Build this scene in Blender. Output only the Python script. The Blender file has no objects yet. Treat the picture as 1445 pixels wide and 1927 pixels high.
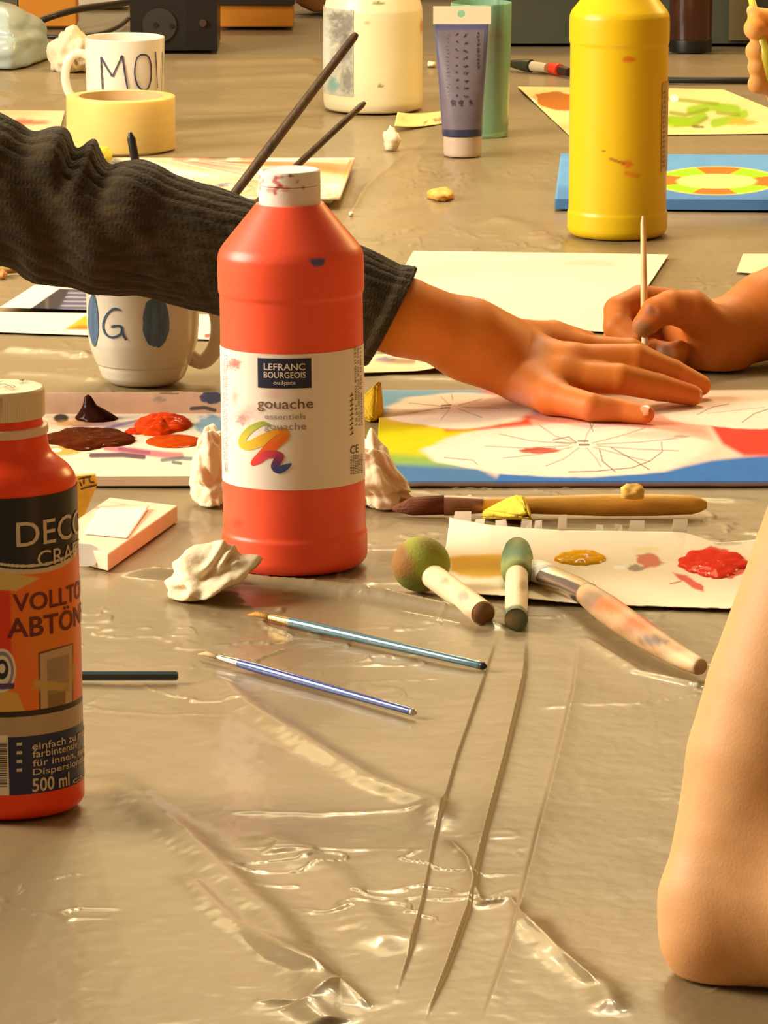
import bpy, bmesh, math, random
import numpy as np
from mathutils import Vector, Matrix

# ------------------------------------------------------------------ camera, world, light, exposure
SC = bpy.context.scene
COL = SC.collection
W_PX, H_PX = 1445.0, 1927.0
F_PX = 10500.0                       # focal length in pixels of the full frame
HOR = 2046.0                         # the horizon lies this many pixels above the frame's centre
TH = math.atan(HOR / F_PX)           # downward pitch
CAM_Z = 0.668                        # camera height above the table top (table top is z = 0)

cam_d = bpy.data.cameras.new('camera')
cam = bpy.data.objects.new('camera', cam_d)
COL.objects.link(cam)
cam.location = (0, 0, CAM_Z)
cam.rotation_euler = (math.pi / 2 - TH, 0, 0)
cam_d.sensor_fit = 'VERTICAL'
cam_d.sensor_height = 24.0
cam_d.lens = F_PX / H_PX * 24.0
cam_d.clip_start = 0.05
SC.camera = cam

SC.view_settings.view_transform = 'Standard'
SC.view_settings.look = 'None'
SC.view_settings.gamma = 1.0
SC.view_settings.use_curve_mapping = False
SC.view_settings.exposure = 0.36

world = bpy.data.worlds.new('world')
SC.world = world
world.use_nodes = True
bgn = world.node_tree.nodes['Background']
bgn.inputs['Color'].default_value = (1.0, 0.74, 0.40, 1)
bgn.inputs['Strength'].default_value = 0.19

def area_light(name, loc, target, sx, sy, power, col):
    d = bpy.data.lights.new(name, 'AREA')
    d.shape = 'RECTANGLE'; d.size = sx; d.size_y = sy; d.energy = power; d.color = col
    o = bpy.data.objects.new(name, d); COL.objects.link(o)
    o.location = loc
    o.rotation_euler = (Vector(target) - Vector(loc)).to_track_quat('-Z', 'Y').to_euler()
    return o

# daylight from a big window on the left, warm lamps to the right and beyond the table
area_light('window_daylight', (-2.6, 3.5, 1.35), (0, 3.9, 0.05), 1.6, 1.4, 150, (1.0, 0.92, 0.76))
area_light('warm_lamp_light', (2.2, 6.4, 1.5), (0.1, 4.7, 0.05), 0.7, 0.7, 24, (1.0, 0.66, 0.22))
area_light('far_window_light', (-0.5, 8.3, 2.7), (0, 4.5, 0.0), 2.4, 0.8, 36, (1.0, 0.74, 0.36))
area_light('back_table_fill', (0.15, 5.0, 1.75), (0.1, 4.75, 0), 0.5, 0.5, 24, (1.0, 0.82, 0.52))  # unseen overhead fill, added to brighten the back of the table
for i, (x, y, z) in enumerate([(-0.9, 8.6, 3.3), (0.1, 8.9, 3.0), (1.1, 8.6, 3.3)]):
    d = bpy.data.lights.new('ceiling_spot', 'POINT'); d.energy = 48; d.color = (1.0, 0.78, 0.42); d.shadow_soft_size = 0.05
    o = bpy.data.objects.new('ceiling_spot', d); COL.objects.link(o); o.location = (x, y, z)

# ------------------------------------------------------------------ measuring the photograph
FWD = np.array([0, math.cos(TH), -math.sin(TH)])
UP = np.array([0, math.sin(TH), math.cos(TH)])
CAMP = np.array([0, 0, CAM_Z])

def ray(px, py):
    return np.array([(px - W_PX / 2) / F_PX, 0, 0]) - UP * ((py - H_PX / 2) / F_PX) + FWD

def PZ(px, py, z=0.0):
    """point at height z seen at that place of the photo"""
    r = ray(px, py); t = (z - CAM_Z) / r[2]
    return CAMP + r * t

def PD(px, py, Y):
    """point at distance Y seen at that place of the photo"""
    r = ray(px, py); return CAMP + r * (Y / r[1])

def proj(V):
    V = np.asarray(V, float) - CAMP
    d = V @ FWD
    return W_PX / 2 + F_PX * V[..., 0] / d, H_PX / 2 - F_PX * (V @ UP) / d

def scale_at(p):
    """pixels per metre at a point"""
    return F_PX / float((np.asarray(p) - CAMP) @ FWD)

def z_row(p, py):
    """height above p's ground spot that shows on row py"""
    return PD(0, py, p[1])[2]

# ------------------------------------------------------------------ small numpy noise
def _hash(ix, iy, iz, seed):
    h = (ix * 374761393 + iy * 668265263 + iz * 2147483647 + seed * 1274126177) & 0xffffffff
    h = ((h ^ (h >> 13)) * 1274126177) & 0xffffffff
    h = (h ^ (h >> 16)) & 0xffffffff
    return h / 4294967295.0

def vnoise(x, y, z=0.0, seed=0):
    x = np.asarray(x, float); y = np.asarray(y, float); z = np.zeros_like(x) + z
    ix, iy, iz = [np.floor(q).astype(np.int64) for q in (x, y, z)]
    fx, fy, fz = x - ix, y - iy, z - iz
    fx, fy, fz = [q * q * (3 - 2 * q) for q in (fx, fy, fz)]
    r = 0
    for dx in (0, 1):
        for dy in (0, 1):
            for dz in (0, 1):
                w = (fx if dx else 1 - fx) * (fy if dy else 1 - fy) * (fz if dz else 1 - fz)
                r = r + w * _hash(ix + dx, iy + dy, iz + dz, seed)
    return r * 2 - 1

def fbm(x, y, z=0.0, seed=0, oct=4):
    r = 0; a = 1.0; f = 1.0; s = 0
    for i in range(oct):
        r = r + a * vnoise(np.asarray(x) * f, np.asarray(y) * f, np.asarray(z) * f, seed + i * 17); s += a
        a *= 0.5; f *= 2.03
    return r / s

# ------------------------------------------------------------------ colour painting (surface colour of the thing itself)
def lin(c):
    c = np.asarray(c, float) / 255.0
    return np.where(c <= 0.04045, c / 12.92, ((c + 0.055) / 1.055) ** 2.4)

def sstep(a, b, x):
    t = np.clip((x - a) / (b - a + 1e-12), 0, 1); return t * t * (3 - 2 * t)

def m_ell(px, py, cx, cy, rx, ry, soft=0.12, wob=0.0, seed=1, ang=0.0):
    c, s = math.cos(ang), math.sin(ang)
    dx, dy = px - cx, py - cy
    u = (dx * c + dy * s) / rx; v = (-dx * s + dy * c) / ry
    d = np.sqrt(u * u + v * v)
    if wob: d = d + wob * fbm(u * 2.2 + 7, v * 2.2 + 3, 0, seed, 4)
    return 1 - sstep(1 - soft, 1 + soft, d)

def m_poly(px, py, pts, soft=0.0, wob=0.0, seed=2):
    if wob:
        px = px + wob * fbm(px / 14.0, py / 8.0, 0, seed, 3); py = py + 0.5 * wob * fbm(px / 14.0, py / 8.0, 5, seed + 3, 3)
    ins = np.zeros(px.shape, bool); n = len(pts)
    dm = np.full(px.shape, 1e9)
    for i in range(n):
        x0, y0 = pts[i]; x1, y1 = pts[(i + 1) % n]
        c = ((y0 > py) != (y1 > py))
        with np.errstate(divide='ignore', invalid='ignore'):
            xi = (x1 - x0) * (py - y0) / ((y1 - y0) if y1 != y0 else 1e-9) + x0
        ins ^= c & (px < xi)
        if soft: dm = np.minimum(dm, d_seg(px, py, x0, y0, x1, y1))
    if not soft: return ins.astype(float)
    return sstep(-soft, soft, np.where(ins, dm, -dm))

def d_seg(px, py, x0, y0, x1, y1):
    dx, dy = x1 - x0, y1 - y0
    t = np.clip(((px - x0) * dx + (py - y0) * dy) / (dx * dx + dy * dy + 1e-9), 0, 1)
    return np.hypot(px - x0 - t * dx, py - y0 - t * dy)

def m_line(px, py, pts, w, soft=0.8):
    d = np.full(px.shape, 1e9)
    for (x0, y0), (x1, y1) in zip(pts[:-1], pts[1:]):
        d = np.minimum(d, d_seg(px, py, x0, y0, x1, y1))
    return 1 - sstep(w / 2, w / 2 + soft, d)

class Paint:
    """layers of colour over points of a surface"""
    def __init__(s, V, base):
        s.x, s.y = proj(V); s.c = np.tile(lin(base), (len(s.x), 1))
    def put(s, m, col, a=1.0):
        m = (np.clip(m, 0, 1) * a)[:, None]; s.c = s.c * (1 - m) + lin(col) * m; return s
    def ell(s, cx, cy, rx, ry, col, a=1.0, **k): return s.put(m_ell(s.x, s.y, cx, cy, rx, ry, **k), col, a)
    def poly(s, pts, col, a=1.0, **k): return s.put(m_poly(s.x, s.y, pts, **k), col, a)
    def line(s, pts, w, col, a=1.0, **k): return s.put(m_line(s.x, s.y, pts, w, **k), col, a)
    def mottle(s, sx, sy, amt, seed=5):
        s.c = s.c * (1 + amt * fbm(s.x / sx, s.y / sy, 0, seed, 4))[:, None]; return s

# ------------------------------------------------------------------ materials
def mat(name, col=(200, 200, 200), rough=0.5, attr=False, bump=0.0, bscale=400.0, metal=0.0, trans=0.0, sss=0.0,
        coat=0.0, coatr=0.12, spec=0.5, vary=0.0, vscale=40.0, ior=1.45, alpha=1.0, stretch=None, sssr=(0.01, 0.004, 0.002), sheen=0.0):
    m = bpy.data.materials.new(name); m.use_nodes = True
    nt = m.node_tree; b = nt.nodes['Principled BSDF']
    rgb = tuple(lin(col)) + (1,)
    b.inputs['Base Color'].default_value = rgb
    b.inputs['Roughness'].default_value = rough
    b.inputs['Metallic'].default_value = metal
    b.inputs['Transmission Weight'].default_value = trans
    b.inputs['Coat Weight'].default_value = coat
    b.inputs['Coat Roughness'].default_value = coatr
    b.inputs['Specular IOR Level'].default_value = spec
    b.inputs['IOR'].default_value = ior
    b.inputs['Alpha'].default_value = alpha
    b.inputs['Sheen Weight'].default_value = sheen
    if sss:
        b.inputs['Subsurface Weight'].default_value = sss
        b.inputs['Subsurface Radius'].default_value = sssr
        b.inputs['Subsurface Scale'].default_value = 1.0
    tc = nt.nodes.new('ShaderNodeTexCoord')
    co = tc.outputs['Object']
    if stretch:
        mp = nt.nodes.new('ShaderNodeMapping'); mp.inputs['Scale'].default_value = stretch
        nt.links.new(co, mp.inputs['Vector']); co = mp.outputs['Vector']
    src = None
    if attr:
        a = nt.nodes.new('ShaderNodeAttribute'); a.attribute_name = 'Col'; src = a.outputs['Color']
    if vary:
        n = nt.nodes.new('ShaderNodeTexNoise'); n.inputs['Scale'].default_value = vscale; n.inputs['Detail'].default_value = 5
        nt.links.new(co, n.inputs['Vector'])
        mr = nt.nodes.new('ShaderNodeMapRange'); mr.inputs['From Min'].default_value = 0.3; mr.inputs['From Max'].default_value = 0.7
        mr.inputs['To Min'].default_value = 1 - vary; mr.inputs['To Max'].default_value = 1 + vary * 0.6
        nt.links.new(n.outputs['Fac'], mr.inputs['Value'])
        mx = nt.nodes.new('ShaderNodeMix'); mx.data_type = 'RGBA'; mx.blend_type = 'MULTIPLY'; mx.inputs[0].default_value = 1
        if src: nt.links.new(src, mx.inputs[6])
        else: mx.inputs[6].default_value = rgb
        nt.links.new(mr.outputs['Result'], mx.inputs[7]); src = mx.outputs[2]
    if src: nt.links.new(src, b.inputs['Base Color'])
    if bump:
        n = nt.nodes.new('ShaderNodeTexNoise'); n.inputs['Scale'].default_value = bscale; n.inputs['Detail'].default_value = 4
        nt.links.new(co, n.inputs['Vector'])
        bp = nt.nodes.new('ShaderNodeBump'); bp.inputs['Strength'].default_value = bump; bp.inputs['Distance'].default_value = 0.002
        nt.links.new(n.outputs['Fac'], bp.inputs['Height']); nt.links.new(bp.outputs['Normal'], b.inputs['Normal'])
    return m

# ------------------------------------------------------------------ things, parts
ORG = {}
def thing(name, loc, label, cat, group=None):
    o = bpy.data.objects.new(name, None); COL.objects.link(o)
    o.location = tuple(loc); o['label'] = label; o['category'] = cat
    o.empty_display_size = 0.02
    if group: o['group'] = group
    ORG[o.name] = np.array(loc, float)
    return o

def mesh(name, V, F, m, parent=None, loc=None, colours=None, smooth=True, label=None):
    """one mesh object; V are world points"""
    V = np.asarray(V, float)
    if parent is not None: org = ORG[parent.name]
    else: org = np.array(loc if loc is not None else (0, 0, 0), float)
    me = bpy.data.meshes.new(name)
    L = V - org
    if isinstance(F, np.ndarray) and F.ndim == 2:
        k = F.shape[1]; n = len(F)
        me.vertices.add(len(L)); me.vertices.foreach_set('co', L.astype(np.float32).ravel())
        me.loops.add(n * k); me.loops.foreach_set('vertex_index', F.astype(np.int32).ravel())
        me.polygons.add(n)
        me.polygons.foreach_set('loop_start', np.arange(0, n * k, k, dtype=np.int32))
        me.update(calc_edges=True); me.validate()
    else:
        me.from_pydata([tuple(v) for v in L], [], [tuple(int(i) for i in f) for f in F])
    if colours is not None:
        a = me.color_attributes.new('Col', 'FLOAT_COLOR', 'POINT')
        c4 = np.ones((len(L), 4), np.float32); c4[:, :3] = colours
        a.data.foreach_set('color', c4.ravel())
    if smooth: me.polygons.foreach_set('use_smooth', np.ones(len(me.polygons), bool))
    me.materials.append(m)
    o = bpy.data.objects.new(name, me); COL.objects.link(o)
    if parent is not None:
        o.parent = parent; ORG[o.name] = org
        if label: o['label'] = label
    else:
        o.location = tuple(org); ORG[o.name] = org
    return o

def tag(o, label, cat, group=None, kind=None):
    o['label'] = label; o['category'] = cat
    if group: o['group'] = group
    if kind: o['kind'] = kind
    return o

def autosmooth(o, deg=35):
    me = o.data
    bm = bmesh.new(); bm.from_mesh(me)
    bmesh.ops.recalc_face_normals(bm, faces=bm.faces)
    for e in bm.edges:
        if len(e.link_faces) == 2 and e.calc_face_angle(0) > math.radians(deg): e.smooth = False
    bm.to_mesh(me); bm.free(); return o

def quads(nu, nv, wrap_u=False):
    i = np.arange(nu if wrap_u else nu - 1); j = np.arange(nv - 1)
    I, J = np.meshgrid(i, j, indexing='ij'); I2 = (I + 1) % nu
    return np.stack([I * nv + J, I2 * nv + J, I2 * nv + J + 1, I * nv + J + 1], -1).reshape(-1, 4)

def merge(*parts):
    Vs, Fs, n = [], [], 0
    for V, F in parts:
        Vs.append(np.asarray(V, float)); Fs += [tuple(int(q) + n for q in f) for f in F]; n += len(V)
    return np.concatenate(Vs), Fs

def lathe(prof, base, n=96, tilt=0.0, sub=3, wob=None):
    """turned shape from (radius, z) pairs; corners rounded by sampling; tilt leans it sideways"""
    pr = [np.array(p, float) for p in prof]
    a = np.linspace(0, 2 * math.pi, n, endpoint=False) - math.pi / 2
    R = np.array([p[0] for p in pr]); Z = np.array([p[1] for p in pr])
    X = np.outer(np.cos(a), R); Yv = np.outer(np.sin(a), R); Zv = np.tile(Z, (n, 1))
    V = np.stack([X, Yv, Zv], -1).reshape(-1, 3)
    F = [tuple(f) for f in quads(n, len(pr), True)]
    k = len(pr)
    if R[0] > 1e-6: F.append(tuple(i * k for i in range(n))[::-1])
    if R[-1] > 1e-6: F.append(tuple(i * k + k - 1 for i in range(n)))
    return lean(V, tilt) + np.asarray(base), F

def lean(V, tilt):
    if not tilt: return V
    c, s = math.cos(tilt), math.sin(tilt)
    V = V.copy(); x, z = V[:, 0].copy(), V[:, 2].copy()
    V[:, 0] = x * c + z * s; V[:, 2] = -x * s + z * c
    return V

def rounded(prof, r=0.0015, n=4):
    """round the corners of a (radius, z) outline"""
    out = [prof[0]]
    for a, b, c in zip(prof[:-2], prof[1:-1], prof[2:]):
        a, b, c = map(lambda q: np.array(q, float), (a, b, c))
        la, lc = np.linalg.norm(a - b), np.linalg.norm(c - b)
        q = min(r, la * 0.45, lc * 0.45)
        if q < 1e-6: out.append(tuple(b)); continue
        p0 = b + (a - b) / la * q; p1 = b + (c - b) / lc * q
        for t in np.linspace(0, 1, n): out.append(tuple((1 - t) ** 2 * p0 + 2 * t * (1 - t) * b + t * t * p1))
    out.append(prof[-1]); return out

def densify(prof, step=0.0012):
    out = [prof[0]]
    for a, b in zip(prof[:-1], prof[1:]):
        L = math.hypot(b[0] - a[0], b[1] - a[1]); k = max(1, int(L / step))
        for i in range(1, k + 1): out.append((a[0] + (b[0] - a[0]) * i / k, a[1] + (b[1] - a[1]) * i / k))
    return out

def tube(path, radii, n=16, flat=1.0, flatdir=None, cap=True):
    """swept tube along world points; flat squeezes it along flatdir"""
    P = np.asarray(path, float); m = len(P); r = np.asarray(radii, float) * np.ones(m)
    T = np.gradient(P, axis=0); T /= np.linalg.norm(T, axis=1)[:, None]
    ref = np.array([0, 0, 1.0]) if flatdir is None else np.asarray(flatdir, float)
    if abs(T[0] @ ref) > 0.95: ref = np.array([1.0, 0, 0])
    V = []
    fl = np.asarray(flat, float) * np.ones(m)
    for i in range(m):
        u = ref - T[i] * (ref @ T[i]); u /= np.linalg.norm(u); v = np.cross(T[i], u)
        a = np.linspace(0, 2 * math.pi, n, endpoint=False)
        V.append(P[i] + r[i] * (fl[i] * np.outer(np.cos(a), u) + np.outer(np.sin(a), v)))
    V = np.stack(V, 1).reshape(-1, 3)          # n x m
    F = [tuple(f) for f in quads(n, m, True)]
    if cap:
        F.append(tuple(i * m for i in range(n))[::-1]); F.append(tuple(i * m + m - 1 for i in range(n)))
    return V, F

def resample(pts, n):
    P = np.asarray(pts, float); d = np.r_[0, np.cumsum(np.linalg.norm(np.diff(P[:, :3], axis=0), axis=1))]
    t = np.linspace(0, d[-1], n)
    return np.stack([np.interp(t, d, P[:, k]) for k in range(P.shape[1])], -1)

def catmull(pts, n):
    P = np.asarray(pts, float); P = np.vstack([2 * P[0] - P[1], P, 2 * P[-1] - P[-2]]); out = []
    k = len(P) - 3
    for t in np.linspace(0, k - 1e-9, n):
        i = int(t); f = t - i; a, b, c, d = P[i:i + 4]
        out.append(0.5 * (2 * b + (c - a) * f + (2 * a - 5 * b + 4 * c - d) * f * f + (3 * b - a - 3 * c + d) * f ** 3))
    return np.array(out)

def prism(pts, z0, z1):
    """plate from plan points (x, y) between two heights"""
    n = len(pts)
    a = sum(pts[i][0] * pts[(i + 1) % n][1] - pts[(i + 1) % n][0] * pts[i][1] for i in range(n))
    if a < 0: pts = pts[::-1]
    V = [(p[0], p[1], z0) for p in pts] + [(p[0], p[1], z1) for p in pts]
    F = [tuple(range(n))[::-1], tuple(range(n, 2 * n))] + [(i, (i + 1) % n, n + (i + 1) % n, n + i) for i in range(n)]
    return np.array(V), F

def boxpts(x0, x1, y0, y1, z0, z1):
    return prism([(x0, y0), (x1, y0), (x1, y1), (x0, y1)], z0, z1)

def sheet_grid(c00, c10, c11, c01, nu, nv, z=lambda u, v: 0 * u, thick=0.0004):
    """closed thin plate over four corners (plan), nu x nv on top; z(u, v) gives the height of its top face"""
    u, v = np.meshgrid(np.linspace(0, 1, nu), np.linspace(0, 1, nv), indexing='ij')
    c00, c10, c11, c01 = [np.asarray(c, float)[:2] for c in (c00, c10, c11, c01)]
    xy = ((1 - u) * (1 - v))[..., None] * c00 + (u * (1 - v))[..., None] * c10 + (u * v)[..., None] * c11 + ((1 - u) * v)[..., None] * c01
    zz = z(u, v)
    top = np.concatenate([xy, zz[..., None]], -1).reshape(-1, 3)
    F = [tuple(f) for f in quads(nu, nv)]
    n = nu * nv
    rim = [i * nv for i in range(nu)] + [(nu - 1) * nv + j for j in range(1, nv)] + [i * nv + nv - 1 for i in range(nu - 2, -1, -1)] + [j for j in range(nv - 2, 0, -1)]
    low = top[rim].copy(); low[:, 2] -= thick
    V = np.vstack([top, low]); k = len(rim)
    F += [(rim[(i + 1) % k], rim[i], n + i, n + (i + 1) % k) for i in range(k)]
    F.append(tuple(n + i for i in range(k))[::-1])
    return V, F, u.ravel(), v.ravel()

# ------------------------------------------------------------------ flesh: one continuous skin from joints
def seg_d(P, a, b, ra, rb):
    a = np.asarray(a, float); b = np.asarray(b, float); ab = b - a
    t = np.clip(((P - a) @ ab) / (ab @ ab + 1e-12), 0, 1)
    return np.linalg.norm(P - a - t[:, None] * ab, axis=1) - (ra + (rb - ra) * t)

def smin(a, b, k):
    h = np.clip(0.5 + 0.5 * (b - a) / k, 0, 1); return b * (1 - h) + a * h - k * h * (1 - h)

def surface_net(f, lo, hi, h):
    lo = np.asarray(lo, float); n = np.ceil((np.asarray(hi) - lo) / h).astype(int) + 1
    ax = [lo[i] + h * np.arange(n[i]) for i in range(3)]
    D = np.empty(n, np.float32)
    Yg, Zg = np.meshgrid(ax[1], ax[2], indexing='ij'); yz = np.stack([Yg.ravel(), Zg.ravel()], -1)
    CH = 8
    for i0 in range(0, n[0], CH):
        xs = ax[0][i0:i0 + CH]
        P = np.concatenate([np.repeat(xs, len(yz))[:, None], np.tile(yz, (len(xs), 1))], 1)
        D[i0:i0 + CH] = f(P).reshape(len(xs), n[1], n[2])
    S = D < 0
    corners = [(i, j, k) for i in (0, 1) for j in (0, 1) for k in (0, 1)]
    sh = tuple(n - 1)
    sl = lambda A, c: A[c[0]:c[0] + sh[0], c[1]:c[1] + sh[1], c[2]:c[2] + sh[2]]
    cnt = sum(sl(S, c).astype(np.int8) for c in corners)
    act = (cnt > 0) & (cnt < 8)
    idx = -np.ones(sh, np.int64); ids = np.argwhere(act); idx[act] = np.arange(len(ids))
    acc = np.zeros((len(ids), 3)); num = np.zeros(len(ids))
    for a in corners:
        for d in range(3):
            if a[d]: continue
            b = list(a); b[d] = 1; b = tuple(b)
            da = sl(D, a)[act]; db = sl(D, b)[act]; cr = (da < 0) != (db < 0)
            t = np.where(cr, da / np.where(cr, da - db, 1), 0)
            p = np.tile(np.array(a, float), (len(ids), 1)); p[:, d] = t
            acc += p * cr[:, None]; num += cr
    V = lo + h * (ids + acc / num[:, None])
    Q = []
    for d in range(3):
        e1, e2 = [(1, 2), (2, 0), (0, 1)][d]
        A = [slice(0, n[q] - 1) if q == d else slice(1, n[q] - 1) for q in range(3)]
        B = [slice(1, n[q]) if q == d else slice(1, n[q] - 1) for q in range(3)]
        s0 = S[tuple(A)]; s1 = S[tuple(B)]; cr = np.argwhere(s0 != s1)
        if not len(cr): continue
        base = cr.copy(); base[:, e1] += 1; base[:, e2] += 1
        flip = s0[tuple(cr.T)]
        def cell(o1, o2):
            c = base.copy(); c[:, e1] -= o1; c[:, e2] -= o2; return idx[c[:, 0], c[:, 1], c[:, 2]]
        q = np.stack([cell(1, 1), cell(0, 1), cell(0, 0), cell(1, 0)], -1)
        q[~flip] = q[~flip][:, ::-1]
        Q.append(q)
    Q = np.concatenate(Q)
    return V, Q

def flesh(chains, h, groups_k, extra=None, pad=0.006):
    """chains: list of (k, [(point, radius), ...]); joined by smooth union with blend k"""
    pts = np.array([p for _, c in chains for p, _ in c]); rr = max(r for _, c in chains for _, r in c)
    lo = pts.min(0) - rr - pad; hi = pts.max(0) + rr + pad
    def f(P):
        d = None
        for k, c in chains:
            dc = None
            for (a, ra), (b, rb) in zip(c[:-1], c[1:]):
                s = seg_d(P, a, b, ra, rb); dc = s if dc is None else smin(dc, s, 0.0012)
            d = dc if d is None else smin(d, dc, k)
        if extra is not None: d = extra(P, d)
        return d
    return surface_net(f, lo, hi, h)

def relax(V, F, it=2, lam=0.5):
    F = np.asarray(F); E = np.vstack([F[:, [0, 1]], F[:, [1, 2]], F[:, [2, 3]], F[:, [3, 0]]])
    for _ in range(it):
        S = np.zeros_like(V); C = np.zeros(len(V))
        np.add.at(S, E[:, 0], V[E[:, 1]]); np.add.at(C, E[:, 0], 1)
        np.add.at(S, E[:, 1], V[E[:, 0]]); np.add.at(C, E[:, 1], 1)
        V = V + lam * (S / C[:, None] - V)
    return V

# ------------------------------------------------------------------ lettering
def text_flat(s, width=None, height=None, shear=0.0, bold=0.0, slices=0.0015):
    """flat mesh of a word, centred on 0,0; width/height in metres"""
    cu = bpy.data.curves.new('lettering', 'FONT'); cu.body = s; cu.size = 1.0; cu.shear = shear; cu.offset = bold
    cu.align_x = 'CENTER'; cu.resolution_u = 3
    o = bpy.data.objects.new('lettering', cu); COL.objects.link(o)
    dg = bpy.context.evaluated_depsgraph_get(); dg.update()
    me = bpy.data.meshes.new_from_object(o.evaluated_get(dg))
    bpy.data.objects.remove(o); bpy.data.curves.remove(cu)
    bm = bmesh.new(); bm.from_mesh(me); bpy.data.meshes.remove(me)
    xs = [v.co.x for v in bm.verts]; ys = [v.co.y for v in bm.verts]
    cx, cy = (min(xs) + max(xs)) / 2, (min(ys) + max(ys)) / 2; w, hh = max(xs) - min(xs), max(ys) - min(ys)
    sx = (width / w) if width else (height / hh); sy = (height / hh) if height else sx
    for v in bm.verts: v.co = Vector(((v.co.x - cx) * sx, (v.co.y - cy) * sy, 0))
    if slices:
        W = w * sx; k = int(W / slices)
        for i in range(1, k + 1):
            g = bm.verts[:] + bm.edges[:] + bm.faces[:]
            bmesh.ops.bisect_plane(bm, geom=g, plane_co=(-W / 2 + i * slices, 0, 0), plane_no=(1, 0, 0))
    bm.verts.ensure_lookup_table(); bm.verts.index_update()
    V = np.array([v.co[:] for v in bm.verts]); F = [tuple(v.index for v in f.verts) for f in bm.faces]
    bm.free(); return V, F

def ribbon(pts, w, n=40, taper=0.0, seed=0):
    """flat hand-drawn stroke in the plane"""
    P = catmull(np.array(pts, float), n) if len(pts) > 2 else resample(np.array(pts, float), n)
    T = np.gradient(P, axis=0); T /= np.linalg.norm(T, axis=1)[:, None] + 1e-12
    N = np.stack([-T[:, 1], T[:, 0]], -1)
    t = np.linspace(0, 1, n); ww = w / 2 * (1 + 0.25 * vnoise(t * 9, t * 0 + seed, 0, seed)) * (1 - taper * t)
    V = np.stack([P + N * ww[:, None], P - N * ww[:, None]], 1).reshape(-1, 2)
    F = [(2 * i, 2 * i + 1, 2 * i + 3, 2 * i + 2) for i in range(n - 1)]
    return np.c_[V, np.zeros(len(V))], F

class Drum:
    """an upright (slightly leaning) round wall one can write on"""
    def __init__(s, base, R, tilt=0.0): s.b = np.asarray(base, float); s.R = R; s.t = tilt
    def hit(s, px, py):
        """(arc length, height) seen at that place of the photo"""
        c, q = math.cos(s.t), math.sin(s.t)
        M = np.array([[c, 0, -q], [0, 1, 0], [q, 0, c]])      # world -> leaning frame
        o = M @ (CAMP - s.b); d = M @ ray(px, py)
        A = d[0] ** 2 + d[1] ** 2; B = o[0] * d[0] + o[1] * d[1]; C = o[0] ** 2 + o[1] ** 2 - s.R ** 2
        D = B * B - A * C
        t = (-B - math.sqrt(max(D, 0))) / A
        p = o + d * t; return math.atan2(p[0], -p[1]) * s.R, p[2]
    def wrap(s, U, off=0.0003):
        a = U[:, 0] / s.R; r = s.R + off
        return lean(np.stack([np.sin(a) * r, -np.cos(a) * r, U[:, 1]], -1), s.t) + s.b
    def patch(s, u0, u1, z0, z1, nu, nv, off=0.0002, th=0.0002):
        u, v = np.meshgrid(np.linspace(u0, u1, nu), np.linspace(z0, z1, nv), indexing='ij')
        U = np.stack([u.ravel(), v.ravel()], -1); V = s.wrap(U, off)
        return V, quads(nu, nv), U
    def word(s, txt, x0, x1, yt, yb, **k):
        """a word between two columns; rows are those at its middle"""
        xm = (x0 + x1) / 2; ua, _ = s.hit(x0, (yt + yb) / 2); ub, _ = s.hit(x1, (yt + yb) / 2)
        um = (ua + ub) / 2; xq = xm
        _, zt = s.hit(xq, yt); uc, zb = s.hit(xq, yb)
        V, F = text_flat(txt, ub - ua, zt - zb, **k)
        V[:, 0] += um; V[:, 1] += (zt + zb) / 2
        return V, F
    def stroke(s, pts, wpx, sc, **k):
        return ribbon([s.hit(x, y) for x, y in pts], wpx / sc, **k)

def crumple(c, size, seed, sub=4, amp=0.35, ntri=7, f0=0.95):
    """a crumpled ball of paper or foil: flat facets between sharp folds"""
    bm = bmesh.new(); bmesh.ops.create_icosphere(bm, subdivisions=sub, radius=1.0)
    V = np.array([v.co[:] for v in bm.verts]); F = [tuple(v.index for v in f.verts) for f in bm.faces]; bm.free()
    rs = np.random.RandomState(seed); d = 0
    W = V + 0.18 * np.stack([vnoise(V[:, 0] * 1.7, V[:, 1] * 1.7, V[:, 2] * 1.7, seed + k) for k in range(3)], -1)
    for k in range(ntri):
        n = rs.normal(size=3); n /= np.linalg.norm(n); f = f0 * (1.0 + 0.55 * k); a = 1.0 / (1 + 0.75 * k)
        s = (W @ n) * f + rs.rand(); d = d + a * (2 * np.abs(s - np.floor(s) - 0.5) - 0.5)
    V = V * (1 + amp * d)[:, None]
    V = V * np.asarray(size)
    V[:, 2] = np.where(V[:, 2] < -size[2] * 0.62, -size[2] * 0.62 + 0.1 * (V[:, 2] + size[2] * 0.62), V[:, 2])
    V[:, 2] -= V[:, 2].min()
    return V + np.asarray(c), F

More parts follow.
